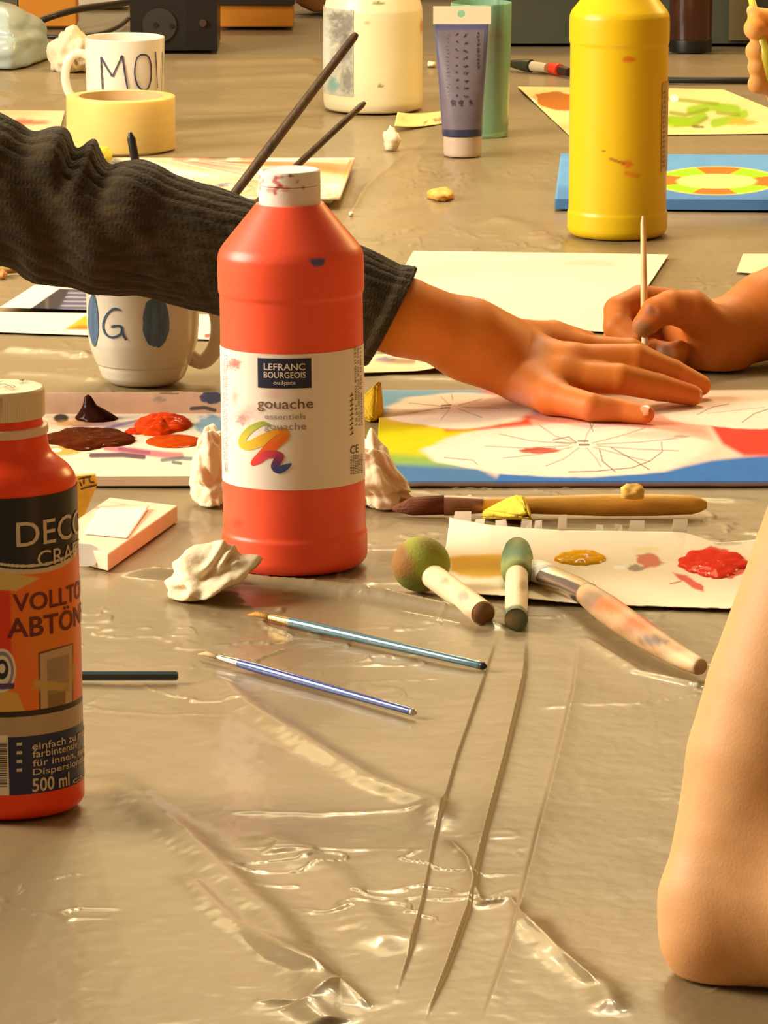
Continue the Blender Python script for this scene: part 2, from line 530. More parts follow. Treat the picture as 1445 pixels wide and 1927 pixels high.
def blob(cx, cy, rx, ry, h, z0, seed, peak=0.0, nr=22, na=56, edge=0.18, rough=0.25, pw=0.5):
    """a pool of thick paint; centre and half-sizes in photo pixels of the surface at height z0"""
    c = PZ(cx, cy, z0); RX = abs(PZ(cx + rx, cy, z0)[0] - c[0]); RY = abs(PZ(cx, cy - ry, z0)[1] - PZ(cx, cy + ry, z0)[1]) / 2
    a = np.linspace(0, 2 * math.pi, na, endpoint=False); rho = np.linspace(0.0, 1, nr)
    A, Rr = np.meshgrid(a, rho, indexing='ij')
    e = 1 + edge * fbm(np.cos(A) * 1.7 + seed, np.sin(A) * 1.7, 0, seed, 3) * 1.6
    x = c[0] + RX * Rr * e * np.cos(A); y = c[1] + RY * Rr * e * np.sin(A)
    z = h * (1 - Rr ** 2) ** pw * (1 + rough * fbm(Rr * np.cos(A) * 3, Rr * np.sin(A) * 3, 2, seed + 9, 4) * 1.7)
    z = z + peak * np.exp(-((Rr * np.cos(A) + 0.25) ** 2 + (Rr * np.sin(A)) ** 2) / 0.07)
    V = np.stack([x, y, z0 + np.maximum(z, 0)], -1).reshape(-1, 3)
    return V, quads(na, nr, True)

# ================================================================== the room
def struct(o): o['kind'] = 'structure'; return o
V, F = boxpts(-3.2, 3.2, 0.4, 10.2, -0.80, -0.75)
struct(mesh('floor', V, F, mat('floor_paint', (120, 104, 84), 0.5, vary=0.15, vscale=3), smooth=False, loc=(0, 5, -0.75)))
V, F = boxpts(-3.2, 3.2, 10.2, 10.3, -0.75, 2.6)
struct(mesh('wall_back', V, F, mat('wall_paint', (200, 165, 105), 0.7, vary=0.08, vscale=2), smooth=False, loc=(0, 10.2, -0.75)))
V, F = boxpts(3.2, 3.3, 0.4, 10.3, -0.75, 2.6)
struct(mesh('wall_right', V, F, mat('wall_paint_right', (190, 145, 85), 0.7, vary=0.08, vscale=2), smooth=False, loc=(3.2, 5, -0.75)))

# ------------------------------------------------------------------ table and the plastic sheet over it
wood = mat('table_wood', (128, 112, 88), 0.35, vary=0.2, vscale=12, stretch=(1, 14, 1))
tb = thing('table', (0, 4.4, -0.75), 'long table under the clear plastic sheet, bare at its far end', 'table')
V, F = boxpts(-0.75, 0.75, 2.05, 6.95, -0.034, -0.004)
mesh('table_top', V, F, wood, tb, smooth=False)

CREASES = [   # (photo places along the line, half width m, height m, profile)
    ([(205, 1076), (330, 1086), (470, 1094), (560, 1105), (690, 1126), (820, 1152), (960, 1184)], 0.0052, 0.0085, 'g'),
    ([(938, 1185), (905, 1290), (860, 1420), (818, 1570), (795, 1690), (768, 1800), (735, 1900)], 0.0008, 0.0015, 's'),
    ([(990, 1190), (985, 1270), (950, 1420), (905, 1590), (880, 1710), (840, 1820), (790, 1940)], 0.0009, 0.0026, 's'),
    ([(1090, 1200), (1078, 1300), (1040, 1460), (995, 1630), (965, 1760), (925, 1870), (900, 1940)], 0.0008, -0.0018, 's'),
    ([(200, 1450), (290, 1530), (400, 1625), (500, 1720), (590, 1840), (650, 1930)], 0.011, 0.0042, 'g'),
    ([(335, 1640), (430, 1730), (530, 1800), (640, 1850)], 0.006, 0.0030, 'g'),
    ([(380, 1255), (470, 1330), (580, 1400), (700, 1470), (810, 1515), (835, 1570)], 0.009, 0.0038, 'g'),
    ([(480, 1560), (620, 1640), (700, 1740), (760, 1800)], 0.012, 0.0030, 'g'),
    ([(835, 1575), (880, 1620), (905, 1700), (960, 1690)], 0.003, 0.0026, 'e'),
    ([(880, 1705), (960, 1690), (990, 1740), (1130, 1860)], 0.0025, 0.0024, 'e'),
    ([(985, 1720), (1040, 1790), (1130, 1850), (1160, 1910)], 0.007, 0.0030, 'g'),
    ([(470, 1880), (575, 1890), (640, 1850), (700, 1900)], 0.004, 0.0030, 'e'),
    ([(560, 1890), (620, 1927)], 0.008, 0.004, 'g'),
    ([(420, 1525), (600, 1530), (820, 1520)], 0.003, 0.0014, 'e'),
    ([(1090, 1195), (1200, 1262), (1340, 1292)], 0.004, 0.0022, 'g'),
    ([(1000, 1330), (1200, 1322), (1340, 1300)], 0.003, 0.0012, 'e'),
    ([(0, 655), (90, 662), (175, 668)], 0.012, 0.0050, 'g'),
    ([(0, 700), (100, 704), (200, 716)], 0.010, 0.0030, 'g'),
    ([(700, 708), (900, 711), (1100, 714)], 0.008, 0.0025, 'g'),
    ([(740, 938), (900, 934), (1200, 936), (1445, 940)], 0.006, 0.0020, 'g'),
    ([(330, 215), (420, 212), (600, 205)], 0.010, 0.0020, 'g'),
    ([(330, 262), (470, 252), (600, 240)], 0.020, 0.0030, 'g'),
    ([(310, 150), (450, 146), (610, 140)], 0.020, 0.0040, 'g'),
    ([(310, 120), (450, 116), (610, 112)], 0.020, 0.0040, 'g'),
    ([(0, 145), (60, 142), (130, 146)], 0.030, 0.0060, 'g'),
    ([(0, 180), (60, 176), (125, 184)], 0.030, 0.0050, 'g'),
    ([(700, 400), (800, 380), (900, 330), (1000, 300)], 0.012, 0.0016, 'g'),
    ([(900, 400), (980, 420), (1060, 470)], 0.012, 0.0020, 'g'),
    ([(1255, 148), (1330, 150), (1400, 152)], 0.010, 0.0030, 'g'),
    ([(640, 430), (690, 350), (760, 290), (830, 250)], 0.004, 0.0014, 'e'),
    ([(770, 455), (860, 425), (960, 410)], 0.014, 0.0018, 'g'),
]
def sheet_height(x, y):
    z = 0.0007 * fbm(x / 0.065, y / 0.095, 0, 11, 3) + 0.00030 * (np.abs(fbm(x / 0.030, y / 0.022, 1, 23, 3)) - 0.25)
    z = z + 0.00012 * fbm(x / 0.006, y / 0.008, 2, 31, 2)
    rdg = 1 - np.abs(fbm(x / 0.045 + 3, y / 0.032, 6, 71, 3)) * 16
    msk = sstep(-0.05, 0.40, fbm(x / 0.10, y / 0.14, 7, 81, 2))
    z = z + 0.0013 * np.maximum(rdg, 0) * msk
    far = sstep(4.3, 5.4, y); z = z + far * 0.0022 * fbm(x / 0.25, y / 0.10, 3, 41, 3)
    z = np.minimum(z - 0.0009, -0.0001)
    for pts, w, h, kind in CREASES:
        G = [PZ(px, py, 0)[:2] for px, py in pts]
        lo = np.min(G, 0) - 4 * w - 0.03; hi = np.max(G, 0) + 4 * w + 0.03
        k = (x > lo[0]) & (x < hi[0]) & (y > lo[1]) & (y < hi[1])
        if not k.any(): continue
        xs, ys = x[k], y[k]; d = np.full(xs.shape, 1e9); along = np.zeros(xs.shape); side = np.zeros(xs.shape); L = 0
        wobx = 0.0007 * fbm(xs / 0.03, ys / 0.03, 4, 51, 2)
        for (x0, y0), (x1, y1) in zip(G[:-1], G[1:]):
            ds = d_seg(xs + wobx, ys, x0, y0, x1, y1); l = math.hypot(x1 - x0, y1 - y0)
            t = np.clip(((xs - x0) * (x1 - x0) + (ys - y0) * (y1 - y0)) / (l * l), 0, 1)
            sd = ((xs - x0) * (y1 - y0) - (ys - y0) * (x1 - x0)) / l
            side = np.where(ds < d, sd, side); along = np.where(ds < d, L + t * l, along); d = np.minimum(d, ds); L += l
        end = sstep(0, 0.12 * L, along) * sstep(0, 0.12 * L, L - along) * (0.85 + 0.25 * vnoise(along / 0.09, along * 0, 0, 61))
        if kind == 's':      # a pressed fold: a sharp lip that slopes off slowly on one side
            sg = side * (1 if h > 0 else -1)
            z[k] += abs(h) * end * np.where(sg > 0, np.exp(-sg / 0.012), np.exp(sg / w))
        else:
            z[k] += h * end * (np.exp(-(d / w) ** 2) if kind == 'g' else np.exp(-np.abs(d) / w))
    return z
pys = np.r_[2400, 2150, np.linspace(1960, 102, 880)]
Ys = np.array([PZ(0, p, 0)[1] for p in pys])
us = np.r_[-6, -3, -1.6, np.linspace(-1.08, 1.08, 560), 1.6, 3, 6]
Yg, Ug = np.meshgrid(Ys, us, indexing='ij')
Xg = Ug * (W_PX / 2) / F_PX * (Yg * math.cos(TH) + CAM_Z * math.sin(TH))
Xg = np.clip(Xg, -0.76, 0.76)
Zg = sheet_height(Xg.ravel(), Yg.ravel())
foil = mat('plastic_foil', (142, 121, 87), 0.45, bump=0.10, bscale=150, coat=0.30, coatr=0.13, spec=0.2, vary=0.07, vscale=9)
V = np.stack([Xg.ravel(), Yg.ravel(), Zg], -1)
o = mesh('plastic_sheet', V, quads(len(Ys), len(us))[:, ::-1], foil, loc=(0, 4.0, 0))
tag(o, 'creased clear plastic sheet covering the whole table under the painting things', 'plastic sheet')

# ================================================================== squeeze bottles of paint
def bottle_profile(p, rows):
    """(row, half width in pixels) as seen on the axis -> (radius, height)"""
    out = []
    for py, hw in rows:
        z = z_row(p, py); out.append((hw / scale_at(p + np.array([0, 0, z])), max(z, 0.0)))
    return out

RB = PZ(555, 1060)
RT = -0.011
def gouache_profile(k_hw, k_row, p, y0):
    rows = [(0, 112), (0, 122), (-8, 132), (-18, 137), (-62, 137), (-68, 134), (-508, 134.5), (-515, 137.5), (-560, 138), (-584, 137), (-597, 131), (-678, 64)]
    return bottle_profile(p, [(y0 + a * k_row, b * k_hw) for a, b in rows])

plast_red = mat('red_bottle_plastic', (252, 74, 48), 0.38, attr=True, bump=0.03, bscale=500, sss=0.12, sssr=(0.012, 0.003, 0.002))
red = thing('paint_bottle', RB, 'tall coral-red gouache bottle with white flip cap and white label', 'bottle')
prof = densify(rounded(gouache_profile(1, 1, RB, 1060), 0.0016, 4))
V, F = lathe(prof, RB, 200, RT)
P_ = Paint(V, (255, 90, 54))
P_.poly([(581, 487), (600, 485), (613, 488), (609, 499), (595, 503), (585, 497)], (70, 88, 140), 0.95, soft=2)
P_.ell(448, 985, 9, 8, (215, 30, 26), 0.5, soft=0.5)
body = mesh('bottle_body', V, F, plast_red, red, colours=P_.c)
autosmooth(body, 40)
# white cap with a hinged lid
capm = mat('white_cap_plastic', (240, 224, 208), 0.4, attr=True, bump=0.05, bscale=600)
def cap_paint(V):
    P = Paint(V, (243, 228, 214)); P.mottle(9, 6, 0.06, 3)
    P.line([(519, 334), (516, 341), (524, 346), (530, 351)], 5, (205, 60, 40), 0.8, soft=2)
    P.line([(520, 335), (532, 333)], 3, (215, 80, 60), 0.7, soft=2)
    P.line([(527, 350), (516, 358), (518, 364)], 5, (175, 50, 40), 0.8, soft=2)
    P.ell(508, 357, 7, 6, (232, 130, 110), 0.7, soft=0.5); P.ell(538, 356, 9, 6, (232, 130, 110), 0.7, soft=0.5)
    for x, y in [(488, 333), (490, 345), (546, 331), (560, 341), (495, 340), (490, 355), (571, 353)]:
        P.ell(x, y, 2.2, 4, (180, 70, 55), 0.6, soft=0.6, wob=0.8, seed=int(x))
    P.ell(547, 331, 5, 2, (70, 40, 35), 0.8, soft=0.5, wob=0.8); return P.c
lowrows = [(388, 52), (387, 57), (383, 58), (347.5, 58.5), (347, 57)]
pr = bottle_profile(RB, lowrows)
V, F = lathe(densify(rounded(pr, 0.0008), 0.0007), RB, 160, RT)
cap = mesh('cap', V, F, capm, red, colours=cap_paint(V)); autosmooth(cap, 40)
pr = bottle_profile(RB, [(346.4, 56), (346, 58.5), (322, 58.0), (318.5, 56), (318.8, 51), (321, 47), (322.5, 30), (323, 1)])
V, F = lathe(densify(rounded(pr, 0.0006), 0.0007), RB, 160, RT)
lid = mesh('lid', V, F, capm, cap, colours=cap_paint(V)); autosmooth(lid, 40)

# label with its print
RR = 134.4 / scale_at(RB + np.array([0, 0, 0.09]))
D = Drum(RB, RR, RT)
z_hi = D.hit(545, 667)[1]; z_lo = D.hit(548, 923)[1]
labm = mat('label_paper', (240, 222, 200), 0.42, attr=True)
V, F, U = D.patch(-RR * 1.75, RR * 1.75, z_lo, z_hi, 420, 260)
P_ = Paint(V, (244, 228, 210)); front = np.abs(U[:, 0]) < RR * 1.5
P_.put(m_ell(P_.x, P_.y, 442, 685, 11, 9, 0.7, 0.9, 4), (200, 70, 55), 0.8)
P_.put(m_ell(P_.x, P_.y, 457, 789, 12, 9, 0.8, 0.8, 5), (225, 90, 90), 0.75)
P_.put(m_ell(P_.x, P_.y, 441, 748, 6, 12, 0.9, 0.8, 6), (225, 120, 110), 0.5)
P_.put(m_ell(P_.x, P_.y, 468, 776, 16, 10, 0.9, 0.8, 7), (235, 150, 140), 0.5)
P_.put(m_ell(P_.x, P_.y, 515, 742, 16, 9, 0.8, 0.3, 8), (240, 190, 180), 0.7)
lab = mesh('label', V, F, labm, red, colours=P_.c)
navy = mat('navy_print', (36, 40, 62), 0.42); cream = mat('cream_print', (238, 220, 200), 0.42)
brownink = mat('brown_print', (120, 78, 66), 0.5); greyink = mat('grey_print', (150, 140, 140), 0.5); darkink = mat('dark_print', (58, 42, 40), 0.5)
u0, zt = D.hit(485, 675); u1, zb = D.hit(586, 731)
V, F, U = D.patch(u0, u1, D.hit(536, 731)[1], D.hit(536, 675)[1], 60, 30, 0.0004)
mesh('logo_panel', V, F, navy, lab)
def put_words(name, D, rows, m, parent, off=0.0006):
    parts = []
    for r in rows:
        V, F = D.word(*r[:5], **(r[5] if len(r) > 5 else {})); parts.append((D.wrap(V[:, :2], off), F))
    V, F = merge(*parts); return mesh(name, V, F, m, parent, smooth=False)
put_words('lettering', D, [('LEFRANC', 497, 574, 684, 697, dict(bold=0.012)), ('BOURGEOIS', 497, 575, 700, 711.5, dict(bold=0.012)), ('ou3pate', 515, 556, 716, 726)], cream, lab)
put_words('lettering', D, [('gouache', 485, 589, 751, 775, dict(bold=0.004))], brownink, lab)
put_words('lettering', D, [('essentiels', 499, 575, 779, 789), ('gouache', 498, 576, 796, 813)], greyink, lab)
put_words('lettering', D, [('CE', 658, 673, 838, 853)], darkink, lab)
# small print as rows of dashes: the upright columns at both edges
rng = random.Random(4); parts = []
sc = scale_at(RB)
def tick(D, x0, y0, x1, y1, w=1.4):
    V, F = D.stroke([(x0, y0), ((x0 + x1) / 2 + rng.uniform(-.6, .6), (y0 + y1) / 2 + rng.uniform(-.8, .8)), (x1, y1)], w, sc, n=7)
    parts.append((D.wrap(V[:, :2], 0.0005), F))
for y in range(668, 866, 3):
    for c in range(4):
        x = 420.0 + c * 2.2 + (c > 1) * 0.8
        if rng.random() < 0.8: tick(D, x, y + rng.uniform(-1, 1), x + 1.4, y + 1.6, 1.1)
V, F = merge(*parts); mesh('small_print', V, F, greyink, lab, smooth=False); parts.clear()
for y in range(655, 800, 4):
    w = rng.uniform(3, 12)
    for c in range(3):
        if rng.random() < 0.85: tick(D, 665 + c * 5 + (y - 655) * 0.02, y + 2, 668.5 + c * 5 + (y - 655) * 0.02, y - rng.uniform(0, 2), 1.2)
for y in range(742, 820, 9): tick(D, 657, y + 4, 664, y, 1.6); tick(D, 659, y + 5, 662, y - 4, 1.2)
for y in range(858, 892, 3):
    for x in range(658, 682, 4): tick(D, x, y + 1 - (x - 658) * .15, x + 3, y - (x - 658) * .15, 1.2)
V, F = merge(*parts); mesh('small_print', V, F, darkink, lab, smooth=False); parts.clear()
for k in range(7): tick(D, 423 + k * 0.9, 868, 423.6 + k * 0.9, 889, 0.8)
V, F = merge(*parts); mesh('bar_code', V, F, darkink, lab, smooth=False); parts.clear()
# rainbow paint stroke
squig = [(508, 800), (494, 797), (472, 808), (458, 824), (455, 835), (470, 838), (500, 826), (530, 815), (534, 821), (515, 836), (492, 858), (480, 868), (476, 872), (488, 866), (500, 856), (516, 855), (527, 858), (522, 868), (517, 878), (524, 884), (536, 880), (547, 873)]
wid = [4, 9, 14, 16, 16, 18, 22, 22, 20, 22, 18, 13, 8, 12, 15, 14, 14, 16, 14, 14, 12, 4]
Q = np.array([np.r_[D.hit(x, y), w] for (x, y), w in zip(squig, wid)])
C = catmull(Q, 240); 
cols = np.array([lin(c) for c in [(150, 175, 70), (180, 185, 70), (222, 196, 60), (232, 190, 50), (238, 160, 40), (236, 110, 30), (236, 80, 30), (236, 66, 50), (228, 66, 80), (190, 60, 80), (110, 56, 100), (60, 66, 120), (64, 96, 150)]])
nd = 20; Vs, Fs, Cs = [], [], []
for i in range(240):
    r = max(C[i, 2], 2) / 2 / sc
    t = i / 239 * (len(cols) - 1); a = int(min(t, len(cols) - 2)); cc = cols[a] * (1 - t + a) + cols[a + 1] * (t - a)
    ang = np.linspace(0, 2 * math.pi, nd, endpoint=False)
    U = np.stack([C[i, 0] + r * np.cos(ang), C[i, 1] + r * np.sin(ang)], -1)
    Vs.append(D.wrap(U, 0.00035 + i * 1.0e-6)); Fs.append(tuple(range(i * nd, i * nd + nd))); Cs += [cc] * nd
mesh('paint_stroke_print', np.concatenate(Vs), Fs, mat('rainbow_print', rough=0.42, attr=True), lab, colours=np.array(Cs), smooth=False)

# ------------------------------------------------------------------ yellow bottle, same make, further back
YB = PZ(1161, 441)
yel = thing('paint_bottle', YB, 'big yellow squeeze bottle with orange smears beside the blue canvas', 'bottle')
kk = 94.0 / 137
rows = gouache_profile(kk, kk * 1.03, YB, 441)
V, F = lathe(densify(rounded(rows, 0.0014)), YB, 180, 0.004)
P_ = Paint(V, (224, 184, 14))
P_.ell(1183, 112, 11, 6, (215, 100, 20), 0.85, soft=0.4, wob=0.6); P_.ell(1181, 309, 9, 8, (225, 110, 20), 0.85, soft=0.4, wob=0.6, seed=3)
P_.line([(1149, 299), (1160, 303), (1174, 308)], 3.5, (150, 90, 20), 0.8, soft=2); P_.line([(1178, 326), (1200, 331)], 6, (225, 120, 20), 0.7, soft=3)
P_.ell(1136, 284, 4, 2, (90, 80, 20), 0.8, soft=0.5)
ybody = mesh('bottle_body', V, F, mat('yellow_bottle_plastic', rough=0.36, attr=True), yel, colours=P_.c); autosmooth(ybody, 40)
topz = rows[-1][1]; sR = rows[-1][0]
V, F = lathe(rounded([(sR * 0.9, topz - 0.001), (sR * 0.92, topz), (sR * 0.93, topz + 0.022), (sR * 0.85, topz + 0.0235), (0.001, topz + 0.023)], 0.0008), YB, 64, 0.004)
autosmooth(mesh('cap', V, F, mat('yellow_bottle_cap', (235, 215, 190), 0.4), yel), 40)
YR = 92.3 / scale_at(YB + np.array([0, 0, 0.08]))
DY = Drum(YB, YR, 0.004)
z1 = z_row(YB, 150); z0 = z_row(YB, 318)
V, F, U = DY.patch(YR * 1.02, YR * 3.0, z0, z1, 60, 40, 0.0004)
P_ = Paint(V, (196, 160, 96)); P_.mottle(6, 10, 0.25, 9)
lab = mesh('label', V, F, mat('yellow_bottle_label', rough=0.45, attr=True), yel, colours=P_.c)
parts.clear()
for k in range(16):
    zz = z0 + (z1 - z0) * (0.06 + 0.055 * k); V, F = ribbon([(YR * 1.06, zz), (YR * 1.14, zz + 0.0006), (YR * 1.2, zz)], 0.0016, n=8, seed=k)
    parts.append((DY.wrap(V[:, :2], 0.0007), F))
V, F = merge(*parts); mesh('small_print', V, F, greyink, lab, smooth=False); parts.clear()

# ------------------------------------------------------------------ orange tinting-colour bottle at the front left
DB = PZ(17, 1513); DT = -0.014
dec = thing('paint_bottle', DB, 'orange tinting-paint bottle with black and navy label and white screw cap', 'bottle')
rows = [(1513, 118), (1513, 126), (1508, 136), (1496, 143), (902, 143), (890, 139), (876, 128), (864, 112), (852, 99), (838, 93), (820, 91), (806, 88), (790, 82), (765, 82)]
V, F = lathe(rounded(bottle_profile(DB, rows), 0.0016), DB, 128, DT)
redm = mat('orange_bottle_plastic', (255, 70, 10), 0.3, sss=0.1, bump=0.03, bscale=300, vary=0.07, vscale=60)
autosmooth(mesh('bottle_body', V, F, redm, dec), 40)
V, F = lathe(rounded(bottle_profile(DB, [(814, 86), (814, 93), (806, 94), (798, 93), (797, 84)]), 0.0006), DB, 96, DT)
autosmooth(mesh('cap_ring', V, F, mat('cap_ring_plastic', (236, 200, 172), 0.4), dec), 40)
# ribbed cap
pr = rounded(bottle_profile(DB, [(782, 80), (782, 87.5), (779, 88.5), (733, 88.5), (728, 86), (726.5, 80), (726, 1)]), 0.0007)
n = 480; V, F = lathe(pr, (0, 0, 0), n, 0)
ang = np.arctan2(V[:, 1], V[:, 0]); rad = np.hypot(V[:, 0], V[:, 1]); rmax = rad.max()
zz = V[:, 2]; zl, zh = pr[2][1] + 0.001, pr[0][1] + (pr[-1][1] - pr[0][1]) * 0.86
k = (rad > rmax * 0.97) & (zz < zh) & (ang < -0.3) & (ang > -2.4)
g = 1 - 0.012 * k * (np.sin(ang * 120) > 0.2)
V[:, 0] *= g; V[:, 1] *= g
V = lean(V, DT) + DB
P_ = Paint(V, (238, 216, 178)); P_.mottle(12, 8, 0.05, 7)
P_.ell(2, 767, 6, 17, (214, 70, 30), 0.9, soft=0.2)
cap = mesh('cap', V, F, mat('screw_cap_plastic', rough=0.42, attr=True, bump=0.04, bscale=500), dec, colours=P_.c); autosmooth(cap, 30)
ztop = pr[-1][1]
parts.clear()
def top_stroke(pts, w):
    W_ = [PZ(x, y, DB[2] + ztop + 0.0012) for x, y in pts]
    V, F = ribbon([(p[0], p[1]) for p in W_], w, n=14, seed=len(parts)); V[:, 2] = ztop + 0.0012 + DB[2]; parts.append((V, F))
for s in ([(-30, 716), (-5, 719), (8, 716)], [(-14, 728), (4, 722), (26, 729)], [(8, 728), (20, 724), (28, 728), (12, 729)], [(34, 713), (44, 716), (52, 716)], [(36, 717), (45, 713), (41, 718)], [(-40, 722), (-20, 726)]):
    top_stroke(s, 0.0008)
V, F = merge(*parts); mesh('marking', V, F, darkink, cap, smooth=False); parts.clear()
# printed label
DR = 143.3 / scale_at(DB + np.array([0, 0, 0.08]))
DD = Drum(DB, DR, DT)
def lz(py): return DD.hit(8, py)[1]
V, F, U = DD.patch(-DR * 1.9, DR * 1.9, lz(1497), lz(939), 520, 520, 0.0002)
P_ = Paint(V, (246, 120, 30))
u, v = U[:, 0], U[:, 1]
def fz(py): return lz(py)
bx = lambda a, b: (v <= fz(a)) & (v >= fz(b))
uu = lambda px, py=1200: DD.hit(px, py)[0]
# orange field, deeper on the left, yellow wedges, silver band, navy field
P_.put(m_poly(P_.x, P_.y, [(-150, 1105), (20, 1110), (22, 1240), (-150, 1250)], soft=3), (236, 60, 20))
P_.put(m_poly(P_.x, P_.y, [(-150, 1060), (0, 1075), (75, 1088), (30, 1112), (-150, 1100)], soft=2), (226, 190, 110))
P_.put(m_poly(P_.x, P_.y, [(-150, 1305), (10, 1300), (34, 1305), (48, 1345), (-150, 1345)], soft=2), (228, 178, 80))
P_.put(m_ell(P_.x, P_.y, 90, 1190, 40, 70, 0.6), (232, 140, 30), 0.6)
P_.put(m_poly(P_.x, P_.y, [(72, 1228), (138, 1210), (138, 1338), (74, 1346)], soft=1.2), (96, 60, 40))
P_.put(m_poly(P_.x, P_.y, [(75, 1231), (136, 1213), (136, 1338), (77, 1346)], soft=1.2), (206, 170, 130))
P_.put(m_poly(P_.x, P_.y, [(88, 1243), (130, 1230), (130, 1300), (90, 1308)], soft=1.2), (170, 140, 112))
P_.put(m_poly(P_.x, P_.y, [(90, 1300), (124, 1296), (122, 1345), (90, 1345)], soft=1.2), (150, 118, 80))
P_.put(m_ell(P_.x, P_.y, 72, 1287, 8, 9, 0.4, 0.5, 3), (214, 168, 70)); P_.put(m_ell(P_.x, P_.y, 100, 1292, 32, 9, 0.6, 0.6, 4), (210, 172, 90), 0.8)
P_.put(m_ell(P_.x, P_.y, 135, 1263, 7, 20, 0.5, 0.6, 6), (206, 160, 60), 0.8)
P_.put(bx(1347, 1500).astype(float), (188, 162, 132))
P_.put(bx(1340, 1350).astype(float), (52, 36, 28))
P_.put((bx(1388, 1500) & (u > uu(16, 1440))).astype(float), (40, 44, 84))
P_.put((bx(1383, 1496) & (u <= uu(16, 1440))).astype(float), (240, 222, 196))
# black panel with a bowed lower edge and two pale lines
arc = lambda off: fz(1066 + off) + (u - uu(75, 1060)) ** 2 * 5.0
P_.put((v > arc(18)).astype(float), (222, 196, 160)); P_.put((v > arc(9)).astype(float), (40, 34, 34))
P_.put((v > arc(5)).astype(float), (226, 206, 176)); P_.put((v > arc(0)).astype(float), (34, 32, 36))
# seal at the left
P_.put(m_ell(P_.x, P_.y, 4, 1262, 26, 41, 0.03), (240, 226, 210)); P_.put(m_ell(P_.x, P_.y, 4, 1262, 22, 36, 0.03), (150, 130, 150)); P_.put(m_ell(P_.x, P_.y, 4, 1262, 17, 28, 0.03), (236, 224, 212))
P_.put(m_ell(P_.x, P_.y, 4, 1260, 12, 19, 0.04), (44, 40, 50)); P_.put(m_ell(P_.x, P_.y, 4, 1258, 6, 9, 0.1), (230, 220, 210)); P_.put(m_poly(P_.x, P_.y, [(-30, 1287), (28, 1286), (26, 1296), (-30, 1298)]), (90, 60, 110))
lab = mesh('label', V, F, mat('tinting_label', rough=0.33, attr=True), dec, colours=P_.c)
wine = mat('wine_print', (112, 36, 32), 0.45); silver = mat('silver_print', (216, 196, 166), 0.4)
def warp_word(s, x0, x1, yt, yb, **kw):
    return (s, x0, x1, yt, yb, kw)
DW = []
def place_word(s, x0, x1, yt, yb, x_ref=None, **kw):
    xr = (x0 + x1) / 2 if x_ref is None else x_ref
    ua = DD.hit(x0, yt)[0]; ub = DD.hit(x1, yt)[0]; z1_ = DD.hit(xr, yt)[1]; z0_ = DD.hit(xr, yb)[1]
    V, F = text_flat(s, ub - ua, z1_ - z0_, **kw); V[:, 0] += (ua + ub) / 2; V[:, 1] += (z1_ + z0_) / 2
    DW.append((DD.wrap(V[:, :2], 0.0006), F))
def flush(name, m):
    V, F = merge(*DW); DW.clear(); return mesh(name, V, F, m, lab, smooth=False)
def extend(x0, x1, frac):
    """where a word ends when only the first part of it is in sight"""
    ua, ub = DD.hit(x0, 1000)[0], DD.hit(x1, 1000)[0]; return ua, ua + (ub - ua) / frac
def long_word(s, x0, x1, frac, yt, yb, **kw):
    ua, ue = extend(x0, x1, frac); xr = (x0 + x1) / 2; z1_ = DD.hit(xr, yt)[1]; z0_ = DD.hit(xr, yb)[1]
    V, F = text_flat(s, ue - ua, z1_ - z0_, **kw); V[:, 0] += (ua + ue) / 2; V[:, 1] += (z1_ + z0_) / 2
    DW.append((DD.wrap(V[:, :2], 0.0006), F))
long_word('DECO', 30, 139, 0.78, 977, 1024, bold=0.004); long_word('CRAFT', 68, 141, 0.80, 1031, 1061); flush('lettering', silver)
long_word('VOLLTON-', 20, 142, 0.70, 1112, 1146, bold=0.014); long_word('ABTÖNFARBE', 8, 143, 0.52, 1150, 1196, bold=0.014); flush('lettering', wine)
for i, (s, fr) in enumerate((('einfach zu mischen', 0.86), ('farbintensiv', 1.0), ('für innen, außen', 0.9), ('Dispersionsfarbe', 0.94))):
    long_word(s, 49, (152, 133, 146, 151)[i], fr, 1391 + i * 16.5, 1405 + i * 16.5 + (0, 0, 1, 2)[i], bold=0.01)
long_word('500 ml', 47, 117, 1.0, 1462, 1488, bold=0.02); long_word('ca. 3', 123, 151, 0.9, 1462, 1474)
flush('lettering', silver)
for i in range(4):
    ua, zz = DD.hit(31, 1400 + i * 16.3); ub = DD.hit(41, 1400 + i * 16.3)[0]
    V, F, _ = DD.patch(ua, ub, zz - 0.0008, zz + 0.0008, 5, 3, 0.0006); DW.append((V, [tuple(f) for f in F]))
flush('bullet_marks', silver)
rng = random.Random(8); yy = 1398
while yy < 1482:
    t = rng.choice((1.2, 1.8, 2.8)); ua = DD.hit(-60, yy)[0]; ub = DD.hit(13.5, yy)[0]; zz = DD.hit(8, yy)[1]
    V, F, _ = DD.patch(ua, ub, zz - t / 2 / 3800, zz + t / 2 / 3800, 16, 2, 0.0006); DW.append((V, [tuple(f) for f in F])); yy += t + rng.choice((1.5, 2.2, 3.0))
flush('bar_code', darkink)

# ================================================================== mugs, tape, jars, tubes
def mug_handle(D, pts, rad, flat=0.7):
    P = catmull(pts, 28); return tube(P, rad, 16, flat, (0, 1, 0))
glaze = mat('white_glaze', (226, 212, 186), 0.18, coat=0.3, attr=True, spec=0.5)

